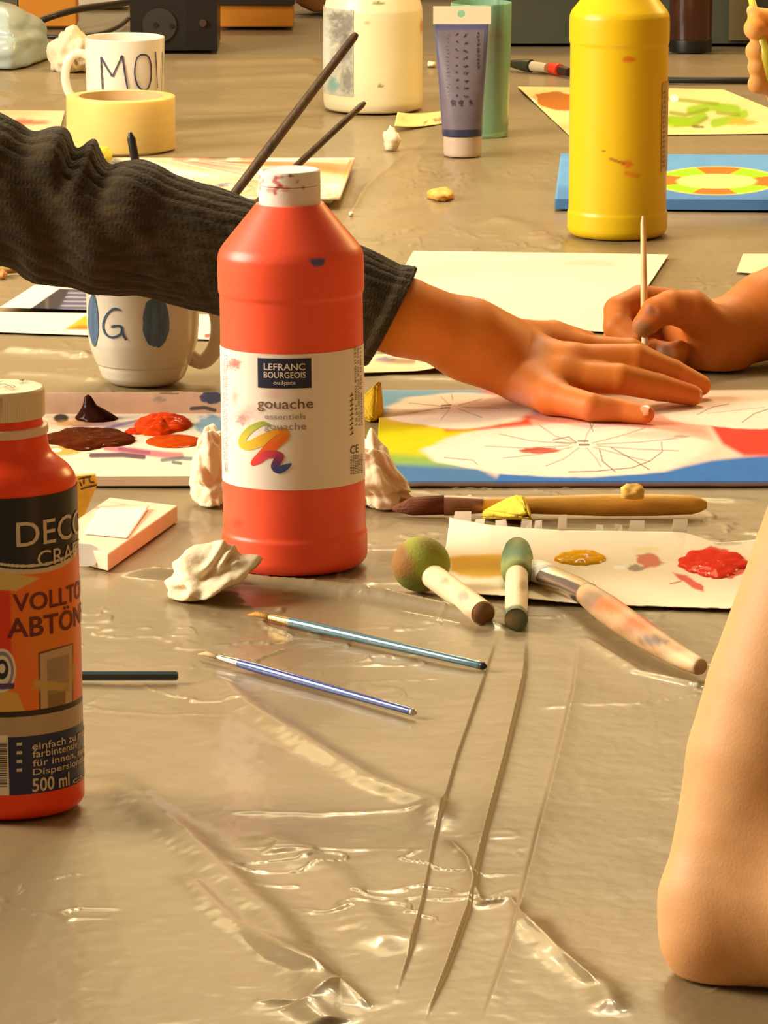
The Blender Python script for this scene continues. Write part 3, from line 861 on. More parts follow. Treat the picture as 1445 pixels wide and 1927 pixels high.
# mug with blue strokes in front
GB = PZ(270, 719)
gm = thing('mug', GB, 'white mug with a blue letter and blue ovals, under the knitted sleeve', 'mug')
zrim = z_row(GB, 503)
rows = [(719, 56), (719, 60), (714, 70), (706, 78), (690, 84.5), (683, 86), (681, 89), (660, 97), (640, 102.5), (610, 105), (560, 106.5), (504, 107.5), (502, 105.5), (505, 103), (560, 101.5), (640, 97), (675, 85), (700, 60), (701, 1)]
pr = rounded(bottle_profile(GB, rows), 0.0012)
V, F = lathe(pr, GB, 110)
P_ = Paint(V, (228, 214, 190))
autosmooth(mesh('mug_body', V, F, glaze, gm, colours=P_.c), 50)
gR = 104.6 / scale_at(GB + np.array([0, 0, 0.045])); GD = Drum(GB, gR)
s_ = scale_at(GB); yb = GB[1]
V, F = mug_handle(GD, [PD(362, 560, yb), PD(392, 562, yb), PD(408, 590, yb), PD(411, 625, yb), (PD(402, 660, yb)), PD(380, 680, yb), PD(352, 668, yb)], 0.0058)
P_ = Paint(V, (228, 214, 190)); autosmooth(mesh('handle', V, F, glaze, gm, colours=P_.c), 60)
bluep = mat('blue_mug_paint', (86, 112, 142), 0.4, vary=0.35, vscale=220, stretch=(1, 1, 0.2))
bluel = mat('blue_mug_line', (52, 78, 104), 0.4)
def mug_r(z):   # outer radius by height
    zz = [p[1] for p in bottle_profile(GB, rows[4:11])]; rr = [p[0] for p in bottle_profile(GB, rows[4:11])]
    return np.interp(z, zz, rr)
def mug_wrap(U, off=0.0005):
    r = mug_r(U[:, 1]) + off; a = U[:, 0] / gR
    return np.stack([np.sin(a) * r, -np.cos(a) * r, U[:, 1]], -1) + GB
parts = []
for pts, w in [([(228, 583), (214, 582), (200, 596), (195, 614), (200, 629), (212, 635), (227, 629), (230, 617)], 4.5), ([(210, 615), (222, 613), (229, 616), (232, 630), (238, 640)], 4.5)]:
    V, F = ribbon([GD.hit(x, y) for x, y in pts], w / s_, n=40, seed=3); parts.append((mug_wrap(V[:, :2]), F))
V, F = merge(*parts); mesh('lettering', V, F, bluel, gm, smooth=False)
for cx, cy, rx, ry, sd in ((293, 607, 25, 48, 3), (177, 603, 9.5, 48, 5)):
    a = np.linspace(0, 2 * math.pi, 60, endpoint=False); rho = np.linspace(0.02, 1, 9)
    A, Rr = np.meshgrid(a, rho, indexing='ij')
    wob = 1 + 0.10 * fbm(np.cos(A) * 3, np.sin(A) * 3, 0, sd, 3)
    X, Yp = cx + rx * Rr * wob * np.cos(A), cy + ry * Rr * wob * np.sin(A)
    U = np.array([GD.hit(x, y) for x, y in zip(X.ravel(), Yp.ravel())])
    mesh('blue_oval', mug_wrap(U), quads(60, 9, True), bluep, gm)

# painting brush standing in that mug
bristle_dark = mat('dark_bristle', (70, 48, 34), 0.8, bump=0.6, bscale=900)
gold = mat('brass_ferrule', (214, 178, 110), 0.28, metal=0.9)
steel = mat('steel_ferrule', (214, 206, 196), 0.22, metal=0.95)
def brush(name, label, path, radii, m_handle, ferrule=None, hair=None, tip=None, cat='paintbrush', nh=20, group=None, fmat=None, hmat=None, flatf=1.0):
    """handle along path; ferrule and hair are (path, radii, flatness)"""
    path = np.asarray(path, float); t = thing(name, path[-1] * 0.5 + path[0] * 0.5, label, cat, group)
    V, F = tube(path, radii, nh); autosmooth(mesh('handle', V, F, m_handle, t), 50)
    if ferrule:
        V, F = tube(ferrule[0], ferrule[1], nh, ferrule[2] if len(ferrule) > 2 else 1.0); autosmooth(mesh('ferrule', V, F, fmat or gold, t), 50)
    if hair:
        V, F = tube(hair[0], hair[1], nh, hair[2] if len(hair) > 2 else 1.0); mesh('bristles', V, F, hmat or bristle_dark, t)
    return t
def lerp(a, b, t): return np.asarray(a) * (1 - t) + np.asarray(b) * t
blackh = mat('black_lacquer', (44, 40, 32), 0.22, coat=0.4)
a = PD(245, 249, GB[1] + 0.012); b = PD(318, 660, GB[1] - 0.006)
brush('paintbrush', 'black brush handle standing in the mug behind the sleeve', [lerp(b, a, t) for t in (0.28, 0.5, 0.8, 0.97, 1.0)], [0.0024, 0.003, 0.0033, 0.003, 0.0014],
      blackh, ([lerp(b, a, 0.1), lerp(b, a, 0.29)], [0.003, 0.0026]), ([lerp(b, a, 0.0), lerp(b, a, 0.06), lerp(b, a, 0.11)], [0.001, 0.003, 0.003]), fmat=steel)

# mug with the word behind the tape roll
MB = PZ(236, 243)
mm = thing('mug', MB, 'white mug with handwritten dark letters, standing behind the tape roll', 'mug')
rows = [(243, 66), (243, 70), (238, 71), (150, 73.5), (70, 75.5), (68.5, 74.5), (70, 72.5), (150, 70.5), (225, 66), (232, 1)]
V, F = lathe(rounded(bottle_profile(MB, rows), 0.001), MB, 96); P_ = Paint(V, (236, 222, 200))
autosmooth(mesh('mug_body', V, F, glaze, mm, colours=P_.c), 50)
y_ = MB[1]
V, F = mug_handle(None, [PD(172, 108, y_), PD(152, 100, y_), PD(133, 108, y_), PD(123, 135, y_), PD(126, 165, y_), PD(140, 185, y_), PD(172, 192, y_)], 0.0042)
P_ = Paint(V, (236, 222, 196)); autosmooth(mesh('handle', V, F, glaze, mm, colours=P_.c), 60)
mR = 73.8 / scale_at(MB + np.array([0, 0, 0.05])); MD = Drum(MB, mR); s_ = scale_at(MB)
parts = []
for pts, w in [([(194, 168), (192, 135), (191, 107)], 3.2), ([(191, 107), (201, 126), (212, 144)], 3.2), ([(212, 144), (222, 122), (230, 104)], 3.2), ([(230, 104), (235, 138), (240, 167)], 3.4),
               ([(263, 103), (256, 112), (253, 138), (258, 160), (268, 169), (277, 166), (283, 145), (282, 118), (275, 104), (263, 103)], 3.2),
               ([(291, 97), (293, 130), (294.5, 166)], 2.6), ([(302, 172), (303, 130), (303.5, 97)], 1.8), ([(303.5, 97), (306, 120), (308, 140)], 1.6)]:
    V, F = ribbon([MD.hit(x, y) for x, y in pts], w / s_, n=36, seed=len(parts)); V[:, 0] *= 1; r_ = V[:, :2]
    parts.append((MD.wrap(r_, 0.0012), F))
V, F = merge(*parts); mesh('lettering', V, F, mat('dark_blue_pen', (66, 62, 84), 0.5), mm, smooth=False)

# wide roll of packing tape
TB = PZ(228, 279)
tr = thing('tape_roll', TB, 'wide roll of honey-coloured packing tape lying in front of the lettered mug', 'tape')
zt = z_row(TB, 180); s_ = scale_at(TB + np.array([0, 0, 0.04])); Ro, Ri = 102.5 / s_, 79 / s_
V, F = lathe(rounded([(Ri + 0.0015, 0.0004), (Ro, 0.0004), (Ro, zt), (Ri + 0.0015, zt)], 0.0012), TB, 110)
F = [f for f in F if len(f) == 4]; k = len(V) // 110
F += [(i * k, ((i + 1) % 110) * k, ((i + 1) % 110) * k + k - 1, i * k + k - 1) for i in range(110)]
autosmooth(mesh('tape', V, F, mat('honey_tape', (238, 200, 118), 0.34, sss=0.35, sssr=(0.03, 0.018, 0.006), vary=0.04, vscale=30, stretch=(1, 1, 6)), tr), 40)
V, F = lathe([(Ri, 0.0), (Ri + 0.0014, 0.0), (Ri + 0.0014, zt), (Ri, zt)], TB, 96)
F = [f for f in F if len(f) == 4] + [(i * 4, ((i + 1) % 96) * 4, ((i + 1) % 96) * 4 + 3, i * 4 + 3) for i in range(96)]
autosmooth(mesh('core', V, F, mat('tape_core', (214, 176, 120), 0.7), tr), 40)

# white paint bottle at the back
WB = PZ(702, 204)
wb = thing('paint_bottle', WB, 'large white paint bottle with a grey label on its left side', 'bottle')
rows = [(204, 82), (204, 86), (200, 91), (190, 93.5), (30, 93.5), (16, 93), (12, 92), (-10, 86), (-60, 45), (-80, 42)]
V, F = lathe(densify(rounded(bottle_profile(WB, rows), 0.002), 0.002), WB, 160)
P_ = Paint(V, (242, 226, 180)); P_.mottle(30, 30, 0.04, 3)
P_.ell(711, 6, 9, 4, (90, 100, 50), 0.8, soft=0.5, wob=0.9); P_.ell(716, 162, 4, 3, (110, 90, 50), 0.8, soft=0.5, wob=0.8); P_.ell(690, 43, 5, 3, (150, 120, 70), 0.5, soft=0.6, wob=0.9)
P_.ell(793, 50, 3, 12, (200, 110, 40), 0.7, soft=0.6)
autosmooth(mesh('bottle_body', V, F, mat('white_bottle_plastic', rough=0.35, attr=True, sss=0.1), wb, colours=P_.c), 45)
pr = bottle_profile(WB, [(-78, 44), (-78, 46), (-130, 46), (-132, 44), (-132, 1)])
V, F = lathe(pr, WB, 60); autosmooth(mesh('cap', V, F, mat('white_bottle_cap', (236, 224, 200), 0.4), wb), 40)
WR = 93.7 / scale_at(WB + np.array([0, 0, 0.05])); WD = Drum(WB, WR)
ua = WD.hit(665, 90)[0]
V, F, U = WD.patch(-WR * 1.75, ua, z_row(WB, 172), z_row(WB, 10), 90, 110, 0.0004)
P_ = Paint(V, (190, 184, 160)); P_.mottle(7, 5, 0.3, 6)
for cx, cy, rx, ry in ((655, 40, 18, 16), (640, 60, 22, 14), (632, 32, 12, 8), (650, 95, 18, 30), (655, 150, 12, 24)): P_.ell(cx, cy, rx, ry, (104, 96, 88), 0.7, soft=0.6, wob=0.8, seed=cx)
P_.ell(626, 160, 10, 14, (110, 160, 150), 0.8, soft=0.6, wob=0.5); P_.ell(612, 100, 8, 60, (226, 226, 208), 0.6, soft=0.7)
mesh('label', V, F, mat('grey_label', rough=0.45, attr=True), wb, colours=P_.c)

# blue-grey paint tube standing on its cap
TBs = PZ(870, 292)
tu = thing('paint_tube', TBs, 'blue-grey paint tube standing upside down on its pale cap', 'paint tube')
s_ = scale_at(TBs)
rows = [(292, 32), (292, 34), (288, 35.5), (254, 36.5), (252, 35), (252, 1)]
V, F = lathe(rounded(bottle_profile(TBs, rows), 0.0008), TBs, 64, 0.006)
autosmooth(mesh('cap', V, F, mat('pale_tube_cap', (224, 198, 172), 0.3, trans=0.25), tu), 40)
def tube_body(r0, r1, n=72, m=40, off=0.0):
    t = np.linspace(0, 1, m); z0, z1 = z_row(TBs, r0), z_row(TBs, r1)
    return t, z0 + (z1 - z0) * t
zA, zB, zC = z_row(TBs, 254), z_row(TBs, 44), z_row(TBs, 11)
def tube_surf(a, z, off=0.0):
    t = np.clip((z - zA) / (zC - zA), 0, 1)
    rx = (37.5 + 15.5 * t) / s_ + off; ry = np.maximum(37.5 * (1 - np.clip(t / 0.86, 0, 1) ** 1.6) / s_, 0.0011) + off
    e = np.sign(np.cos(a)) * np.abs(np.cos(a)) ** 0.9
    V = np.stack([rx * np.sin(a), -ry * e, z], -1); return lean(V.reshape(-1, 3), -0.010) + TBs
a = np.linspace(0, 2 * math.pi, 80, endpoint=False)
A, Z = np.meshgrid(a, np.linspace(zA, zB, 60), indexing='ij')
V = tube_surf(A, Z); F = [tuple(f) for f in quads(80, 60, True)] + [tuple(i * 60 for i in range(80))[::-1], tuple(i * 60 + 59 for i in range(80))]
P_ = Paint(V, (92, 92, 128)); P_.ell(870, 252, 60, 10, (34, 34, 60), 0.8, soft=0.3); P_.mottle(10, 16, 0.1, 2)
tbody = mesh('tube_body', V, F, mat('blue_grey_tube', rough=0.3, attr=True), tu, colours=P_.c)
A, Z = np.meshgrid(np.linspace(-1.12, 1.02, 50), np.linspace(z_row(TBs, 240), z_row(TBs, 56), 60), indexing='ij')
V = tube_surf(A, Z, 0.0003); P_ = Paint(V, (112, 100, 108)); P_.mottle(14, 12, 0.14, 8)
mesh('label', V, quads(50, 60), mat('tube_label', rough=0.35, attr=True), tu, colours=P_.c)
# crimped end with a hanging hole
hole = PD(868, 26, TBs[1]); L_ = (PD(815, 12, TBs[1]), PD(924, 12, TBs[1]), PD(922, 45, TBs[1]), PD(816, 45, TBs[1]))
bm = bmesh.new(); rim = []
ao = np.linspace(0, 2 * math.pi, 32, endpoint=False)
outer = []
for q in ao:   # square outline walked by angle from the hole
    d = np.array([math.cos(q), math.sin(q)]); x0, x1, z0, z1 = L_[0][0] - hole[0], L_[1][0] - hole[0], L_[2][2] - hole[2], L_[0][2] - hole[2]
    k = min(((x1 if d[0] > 0 else x0) / d[0]) if abs(d[0]) > 1e-9 else 9, ((z1 if d[1] > 0 else z0) / d[1]) if abs(d[1]) > 1e-9 else 9); outer.append(d * k)
# snap the nearest samples onto the corners
for c in ((x0, z0), (x1, z0), (x1, z1), (x0, z1)):
    j = min(range(32), key=lambda i: np.hypot(*(outer[i] - np.array(c)))); outer[j] = np.array(c)
rh = 0.0036; V, F = [], []
for s, yy in ((0, -0.0011), (1, 0.0011)):
    for i in range(32): V.append((hole[0] + rh * math.cos(ao[i]), TBs[1] + yy, hole[2] + rh * math.sin(ao[i])))
    for i in range(32): V.append((hole[0] + outer[i][0], TBs[1] + yy, hole[2] + outer[i][1]))
for i in range(32):
    j = (i + 1) % 32
    F += [(i, j, 32 + j, 32 + i), (64 + j, 64 + i, 96 + i, 96 + j), (j, i, 64 + i, 64 + j), (32 + i, 32 + j, 96 + j, 96 + i)]
mesh('crimped_end', V, F, mat('crimp_white', (230, 214, 178), 0.4), tu, smooth=False)
# printed columns of small characters and three drops
rng = random.Random(2); parts = []
ink = mat('tube_print', (58, 50, 62), 0.5)
def tube_mark(x, y, w, h, n=4):
    p = PD(x, y, TBs[1]); z = p[2]; t = (z - zA) / (zC - zA); rx = (37.5 + 15.5 * t) / s_
    for k in range(n):
        q = []
        for e in range(3):
            xx = p[0] - TBs[0] + rng.uniform(-w, w) / s_ / 2; zz = z + rng.uniform(-h, h) / s_ / 2
            q.append((math.asin(max(-0.97, min(0.97, xx / rx))) * 0.03, zz))
        V, F = ribbon(q, 1.1 / s_, n=8, seed=k); U = V.copy()
        parts.append((tube_surf(U[:, 0] / 0.03, U[:, 1], 0.0006), F))
for y in range(64, 180, 14): tube_mark(862, y, 6, 5, 3); tube_mark(878, y + 2, 9, 6, 4)
for y in range(62, 128, 7): tube_mark(901, y, 6, 6, 4)
for y in range(64, 180, 7): tube_mark(845, y, 8, 3, 1)
for x in (853, 868, 885): tube_mark(x, 190, 9, 13, 9)
V, F = merge(*parts); mesh('printed_characters', V, F, ink, tu, smooth=False)

# green see-through cup behind the tube
CB = PZ(905, 255)
gc = thing('plastic_cup', CB, 'tall green translucent plastic cup behind the blue-grey tube', 'cup')
rows = [(255, 46), (255, 49), (250, 51), (60, 56.5), (5, 57.5), (4, 56.5), (60, 55), (244, 49.5), (246, 1)]
V, F = lathe(rounded(bottle_profile(CB, rows), 0.0008), CB, 90)
P_ = Paint(V, (166, 214, 178)); P_.mottle(12, 16, 0.12, 4)
P_.ell(930, 70, 14, 24, (176, 120, 80), 0.6, soft=0.6, wob=0.7); P_.ell(934, 45, 10, 40, (90, 120, 96), 0.6, soft=0.6, wob=0.9, seed=8); P_.ell(930, 145, 10, 12, (70, 120, 96), 0.8, soft=0.5, wob=0.6)
P_.ell(944, 228, 26, 22, (216, 176, 110), 0.6, soft=0.6, wob=0.4); P_.line([(925, 180), (962, 176)], 5, (206, 216, 140), 0.6, soft=4)
autosmooth(mesh('cup_body', V, F, mat('green_cup_plastic', rough=0.22, attr=True, trans=0.55, spec=0.5), gc, colours=P_.c), 45)

# ================================================================== far end of the table
kraft = mat('brown_cardboard', (196, 122, 24), 0.75, vary=0.08, vscale=40)
def bg_box(name, x0, x1, ytop, ybot, depth, m, label, cat, smooth=False, bev=0.0015):
    p = PZ((x0 + x1) / 2, ybot, 0); a, b = PD(x0, ybot, p[1]), PD(x1, ybot, p[1]); zt = z_row(p, ytop)
    V, F = boxpts(a[0], b[0], p[1], p[1] + depth, 0, zt)
    o = mesh(name, V, F, m, loc=p, smooth=False); md = o.modifiers.new('Bevel', 'BEVEL'); md.width = bev; md.segments = 2
    return tag(o, label, cat), p
TOPZ = -0.004
def lower(o): o.location.z += TOPZ; return o
o, p = bg_box('cardboard_box', 35, 144, -60, 50, 0.05, kraft, 'brown cardboard box standing behind the black cable at the far left', 'box')
o, p = bg_box('cardboard_box', 409, 551, 9, 51, 0.10, kraft, 'low brown cardboard box with a black tray on it, beside the black speaker box', 'box')
q = PD(409, 9, p[1]); r_ = PD(551, 9, p[1])
V, F = boxpts(q[0] - 0.002, r_[0] + 0.002, p[1] - 0.004, p[1] + 0.1, q[2] + 0.0005, q[2] + 0.03)
o = mesh('tray', V, F, mat('black_tray', (40, 34, 26), 0.5), loc=(p[0], p[1], q[2]), smooth=False); tag(o, 'black flat tray lying on the low brown cardboard box', 'tray')
# white box behind
o, p = bg_box('paper_block', 143, 243, -60, 13, 0.06, mat('white_box_card', (250, 240, 220), 0.6), 'white block of paper standing behind the black cable', 'paper')
# black speaker-like box
p = PZ(327, 95); a, b = PD(245, 95, p[1]), PD(409, 95, p[1]); zt = z_row(p, -70)
sp = thing('speaker_box', p, 'black box with a round panel and a narrow side door', 'box')
blk = mat('black_plastic', (30, 26, 22), 0.35, bump=0.05)
V, F = boxpts(a[0], b[0], p[1], p[1] + 0.12, 0, zt); mesh('case', V, F, blk, sp, smooth=False)
ms = PD(355, 50, p[1]); V, F = boxpts(ms[0] - 0.001, b[0], p[1] - 0.003, p[1], 0.001, zt); mesh('side_panel', V, F, mat('black_side_panel', (24, 16, 11), 0.4), sp, smooth=False)
c = PD(300, 47, p[1] - 0.001); Rr = 32 / scale_at(c); a_ = np.linspace(0, 2 * math.pi, 40, endpoint=False)
def disc_y(c, r, y0, y1, n=40):
    a_ = np.linspace(0, 2 * math.pi, n, endpoint=False)
    V = [(c[0] + r * math.cos(q), y0, c[2] + r * math.sin(q)) for q in a_] + [(c[0] + r * math.cos(q), y1, c[2] + r * math.sin(q)) for q in a_]
    return V, [tuple(range(n))[::-1], tuple(range(n, 2 * n))] + [(i, n + i, n + (i + 1) % n, (i + 1) % n) for i in range(n)]
V, F = disc_y(c, Rr, p[1] - 0.003, p[1]); rd = mesh('round_panel', V, F, mat('round_panel_grey', (50, 42, 34), 0.45), sp, smooth=False)
for x, y in ((293, 46), (323, 48)):
    V, F = disc_y(PD(x, y, p[1]), 0.0024, p[1] - 0.005, p[1] - 0.003, 20); mesh('screw', V, F, blk, rd, smooth=False)
for x, y in ((382, 42),):
    V, F = disc_y(PD(x, y, p[1]), 0.004, p[1] - 0.008, p[1] - 0.003, 20); mesh('knob', V, F, mat('knob_brown', (70, 44, 30), 0.4), sp, smooth=False)
# black cables lying in loops
cab = mat('black_cable', (36, 32, 26), 0.4)
def cable(pts, r, label):
    P = catmull([PZ(x, y, z) for x, y, z in pts], 60); V, F = tube(P, r, 12)
    o = mesh('cable', V, F, cab, loc=P[30]); return tag(o, label, 'cable')
cable([(30, 58, .004), (60, 46, .012), (100, 30, .02), (150, 17, .022), (200, 10, .02), (250, 3, .014), (300, -6, .01)], 0.0040, 'thick black cable arching in front of the brown cardboard box')
cable([(40, 50, .004), (70, 66, .004), (130, 69, .004), (185, 64, .004), (215, 54, .004), (232, 44, .004), (241, 36, .004)], 0.0026, 'thin black cable in a loop in front of the black box')
# dark green chest at the right of the far end
dk = mat('dark_green_paint', (66, 66, 50), 0.55, vary=0.2, vscale=10)
p = PZ(1200, 82); a, b = PD(905, 82, p[1]), PD(1640, 82, p[1]); zt = z_row(p, -160)
ch = thing('chest', p, 'dark green chest across the far right end of the table', 'chest')
V, F = boxpts(a[0], b[0], p[1], p[1] + 0.3, 0, zt); o = mesh('chest_body', V, F, dk, ch, smooth=False)
q0, q1 = PD(1372, 0, p[1]), PD(1420, 0, p[1])
V, F = boxpts(q0[0], q1[0], p[1] - 0.004, p[1], 0.004, zt); mesh('front_batten', V, F, mat('batten_olive', (108, 92, 60), 0.6), ch, smooth=False)
# dark jute sack and olive board at the left edge of the far end
p = PZ(5, 46); a, b = PD(-90, 46, p[1]), PD(33, 46, p[1])
V, F = boxpts(a[0], b[0], p[1], p[1] + 0.06, 0, z_row(p, -90)); o = mesh('board', V, F, mat('olive_board', (92, 84, 60), 0.6), loc=p, smooth=False); tag(o, 'olive board standing at the far left edge', 'board')
p = PZ(640, 20); V, F = crumple(p, (0.05, 0.03, 0.03), 12); o = mesh('rag', V, F, mat('brown_rag', (130, 84, 40), 0.9, bump=0.2), loc=p); tag(o, 'brown rag lying behind the white paint bottle', 'rag')
p = PZ(330, 8); a, b = PD(240, 8, p[1]), PD(920, 8, p[1])
V, F = boxpts(a[0], b[0], p[1] + 0.13, p[1] + 0.16, 0, z_row(p, -160)); o = mesh('backboard', V, F, mat('dark_backboard', (40, 32, 22), 0.6), loc=(p[0], p[1] + 0.13, 0), smooth=False); tag(o, 'dark board standing behind the boxes at the far end of the table', 'board')
# brown bottle
BB = PZ(1299, 97)
bb = thing('bottle', BB, 'dark brown bottle with a black foot on the far end of the table', 'bottle')
V, F = lathe(rounded(bottle_profile(BB, [(97, 37), (97, 39), (72, 39.5), (71, 40), (-40, 42), (-90, 20), (-120, 18), (-121, 1)]), 0.001), BB, 64)
autosmooth(mesh('bottle_body', V, F, mat('brown_bottle', (58, 26, 16), 0.2, vary=0.3, vscale=40, coat=0.3), bb), 45)
V, F = lathe(rounded(bottle_profile(BB, [(97, 39.6), (97, 40.2), (73, 40.6), (73, 39.6)]), 0.0005), BB, 64)
F = [f for f in F if len(f) == 4]; autosmooth(mesh('foot_band', V, F, mat('black_foot', (16, 12, 10), 0.4), bb), 45)
# dark red and black paint tubes lying together
def lying(name, x0, y0, x1, y1, r, m, label, cat, capm=None, capf=0.25):
    a, b = PZ(x0, y0, r), PZ(x1, y1, r); t = thing(name, (a + b) / 2 - np.array([0, 0, r]), label, cat)
    V, F = tube([lerp(a, b, q) for q in (0, 0.05, 0.5, 1 - capf)], [r * 0.35, r * 0.75, r, r], 24, [0.3, 0.6, 1, 1]); autosmooth(mesh('tube_body', V, F, m, t), 50)
    V, F = tube([lerp(a, b, q) for q in (1 - capf, 1 - capf * 0.92, 1.0)], [r * 0.5, r * 0.8, r * 0.75], 24); autosmooth(mesh('cap', V, F, capm or m, t), 40)
    return t
lying('paint_tube', 950, 118, 1030, 128, 0.0068, mat('green_tube', (40, 44, 30), 0.35), 'dark green and white paint tube lying left of the yellow bottle', 'paint tube', mat('tube_white_cap', (180, 160, 128), 0.4), 0.38)
lying('paint_tube', 1012, 122, 1072, 136, 0.0062, mat('red_tube', (214, 56, 28), 0.35), 'red paint tube lying half behind the yellow bottle', 'paint tube', mat('tube_dark_cap', (50, 26, 22), 0.4), 0.3)
# silvery plastic bag and crumpled tissue on the far left
p = PZ(20, 112); V, F = crumple(p + np.array([-0.01, 0, 0]), (0.050, 0.11, 0.036), 21, 5, 0.22, 4, 0.6)
o = mesh('plastic_bag', V, F, mat('silver_plastic', (176, 188, 180), 0.3, spec=0.6, coat=0.2), loc=p); tag(o, 'crumpled silvery plastic bag at the far left', 'plastic bag')
p = PZ(132, 134); V, F = crumple(p, (0.022, 0.035, 0.026), 33, 4, 0.3)
tissue = mat('tissue_paper', (234, 214, 176), 0.85, bump=0.25, bscale=350, sss=0.1)
o = mesh('tissue', V, F, tissue, loc=p); tag(o, 'crumpled tissue behind the handle of the lettered mug', 'tissue')
# sheet of orange-stained paper at the left, half behind the sleeve
V, F, u, v = sheet_grid(PZ(-60, 262), PZ(108, 262), PZ(122, 210), PZ(-40, 208), 40, 14, lambda u, v: 0.0008 + 0 * u)
P_ = Paint(V, (236, 196, 150)); P_.ell(45, 230, 40, 6, (214, 80, 30), 0.9, soft=0.4, wob=0.6); P_.ell(20, 212, 60, 8, (240, 160, 110), 0.7, soft=0.5)
o = mesh('paper', V, F, mat('stained_paper', rough=0.7, attr=True), loc=PZ(30, 235), colours=P_.c, smooth=False); tag(o, 'orange-stained paper behind the sleeve at the far left', 'paper')
# paper strip and tissue left of the blue-grey tube
V, F, u, v = sheet_grid(PZ(742, 250), PZ(850, 231), PZ(850, 208), PZ(748, 224), 30, 8, lambda u, v: 0.001 + 0.006 * (1 - u) ** 3)
P_ = Paint(V, (240, 212, 130))
for x, y in ((802, 232), (817, 227), (829, 224)): P_.ell(x, y, 5, 4, (150, 100, 40), 0.9, soft=0.3, wob=0.9, seed=x)
o = mesh('paper_strip', V, F, mat('strip_paper', rough=0.6, attr=True), loc=PZ(800, 230), colours=P_.c); tag(o, 'yellowish strip of paper with small dark marks behind the blue-grey tube', 'paper')
p = PZ(737, 282); V, F = crumple(p, (0.0075, 0.012, 0.013), 5, 3, 0.35); o = mesh('tissue', V, F, tissue, loc=p); tag(o, 'small white twist of tissue left of the blue-grey tube', 'tissue')
p = PZ(830, 374); V, F = crumple(p, (0.0115, 0.022, 0.0055), 15, 3, 0.3); o = mesh('peel', V, F, mat('dry_peel', (236, 176, 80), 0.6, vary=0.3, vscale=120), loc=p); tag(o, 'small orange scrap lying alone on the plastic sheet', 'scrap')
p = PZ(661, 405); V, F = crumple(p, (0.0022, 0.004, 0.002), 6, 2, 0.2); o = mesh('paper_scrap', V, F, tissue, loc=p); tag(o, 'tiny white paper scrap behind the red bottle', 'scrap')
p = PZ(812, 124); V, F = crumple(p, (0.005, 0.01, 0.003), 7, 2, 0.3); o = mesh('paper_scrap', V, F, tissue, loc=p); tag(o, 'tiny white scrap between the white bottle and the blue-grey tube', 'scrap')

a, b = PZ(1190, 150, .0035), PZ(1500, 152, .0035); V, F = tube([a, lerp(a, b, .5), b], .0034, 12)  # dark strip added in place of the shadow line at the sheet's edge
o = mesh('shadow_strip', V, F, mat('shadow_strip_black', (30, 26, 18), 0.5), loc=(a + b) / 2); tag(o, 'thin dark strip standing in for a shadow line between the yellow bottle and the fist', 'shadow_strip')

# ================================================================== papers and paint palettes
def paper(name, corners, label, fn, nu=60, nv=40, z=None, thick=0.0004, base=(240, 226, 196), m=None, cat='paper', smooth=False, noise=0):
    c = [PZ(x, y, 0.001) for x, y in corners]
    zf = z or (lambda u, v: 0.0012 + 0 * u)
    V, F, u, v = sheet_grid(c[0], c[1], c[2], c[3], nu, nv, zf, thick)
    P_ = Paint(V, base)
    if fn: fn(P_)
    o = mesh(name, V, F, m or mat(name + '_surface', rough=0.85, attr=True, spec=0.08), loc=(c[0] + c[2]) / 2, colours=P_.c, smooth=smooth)
    return tag(o, label, cat)

# sheet with green and brown paint behind the yellow bottle
def f(P):
    P.poly([(1005, 178), (1040, 172), (1090, 180), (1090, 208), (1040, 206), (1012, 196)], (172, 96, 20), 0.95, soft=2, wob=5)
    P.ell(1002, 190, 8, 5, (244, 220, 190)); P.poly([(1000, 182), (1010, 178), (1010, 190)], (200, 120, 60), 0.6, soft=2)
    for q in ([(1262, 226), (1300, 228), (1322, 218)], [(1300, 208), (1340, 200), (1385, 206)], [(1345, 232), (1380, 224), (1400, 214)]): P.line(q, 11, (140, 180, 20), 0.9, soft=6)
    for q in ([(1258, 186), (1300, 190), (1350, 196)], [(1262, 212), (1290, 216), (1330, 206)], [(1270, 236), (1310, 234), (1330, 222)], [(1350, 212), (1390, 216)]): P.line(q, 4, (140, 150, 40), 0.8, soft=3)
    P.ell(1270, 232, 28, 8, (150, 190, 20), 0.9, soft=0.5, wob=0.6); P.ell(1395, 230, 22, 7, (206, 160, 50), 0.9, soft=0.5, wob=0.7); P.line([(1304, 238), (1322, 239)], 4, (110, 100, 50), 0.8)
    P.ell(1268, 185, 8, 7, (250, 240, 220)); P.mottle(40, 14, 0.05)
paper('paper', [(1072, 256), (1560, 250), (1360, 168), (974, 163)], 'sheet of paper smeared with green and brown paint behind the yellow bottle', f, 200, 70, base=(226, 204, 140))

# blue canvas with a ring of orange and green
cv = [PZ(1040, 397, 0), PZ(1640, 402, 0), PZ(1640, 290, 0), PZ(1052, 288, 0)]
Hc = 0.010; cv = [np.array([*PZ(x, y, Hc)[:2], 0]) for x, y in ((1044, 374), (1640, 377), (1640, 292), (1055, 289))]
cn = thing('canvas', (cv[0] + cv[2]) / 2, 'blue painted canvas with an orange and green ring, beside the yellow bottle', 'canvas')
V, F, u, v = sheet_grid(cv[0], cv[1], cv[2], cv[3], 260, 90, lambda u, v: Hc + 0 * u, Hc - 0.001)
P_ = Paint(V, (98, 150, 200)); P_.mottle(30, 10, 0.08)
P_.poly([(1030, 352), (1700, 352), (1700, 410), (1030, 410)], (78, 120, 176), 0.8, soft=8)
P_.ell(1348, 340, 118, 27, (226, 204, 110), soft=0.03)
ring = m_ell(P_.x, P_.y, 1348, 340, 112, 26, 0.04) * (1 - m_ell(P_.x, P_.y, 1348, 341, 74, 13.5, 0.08))
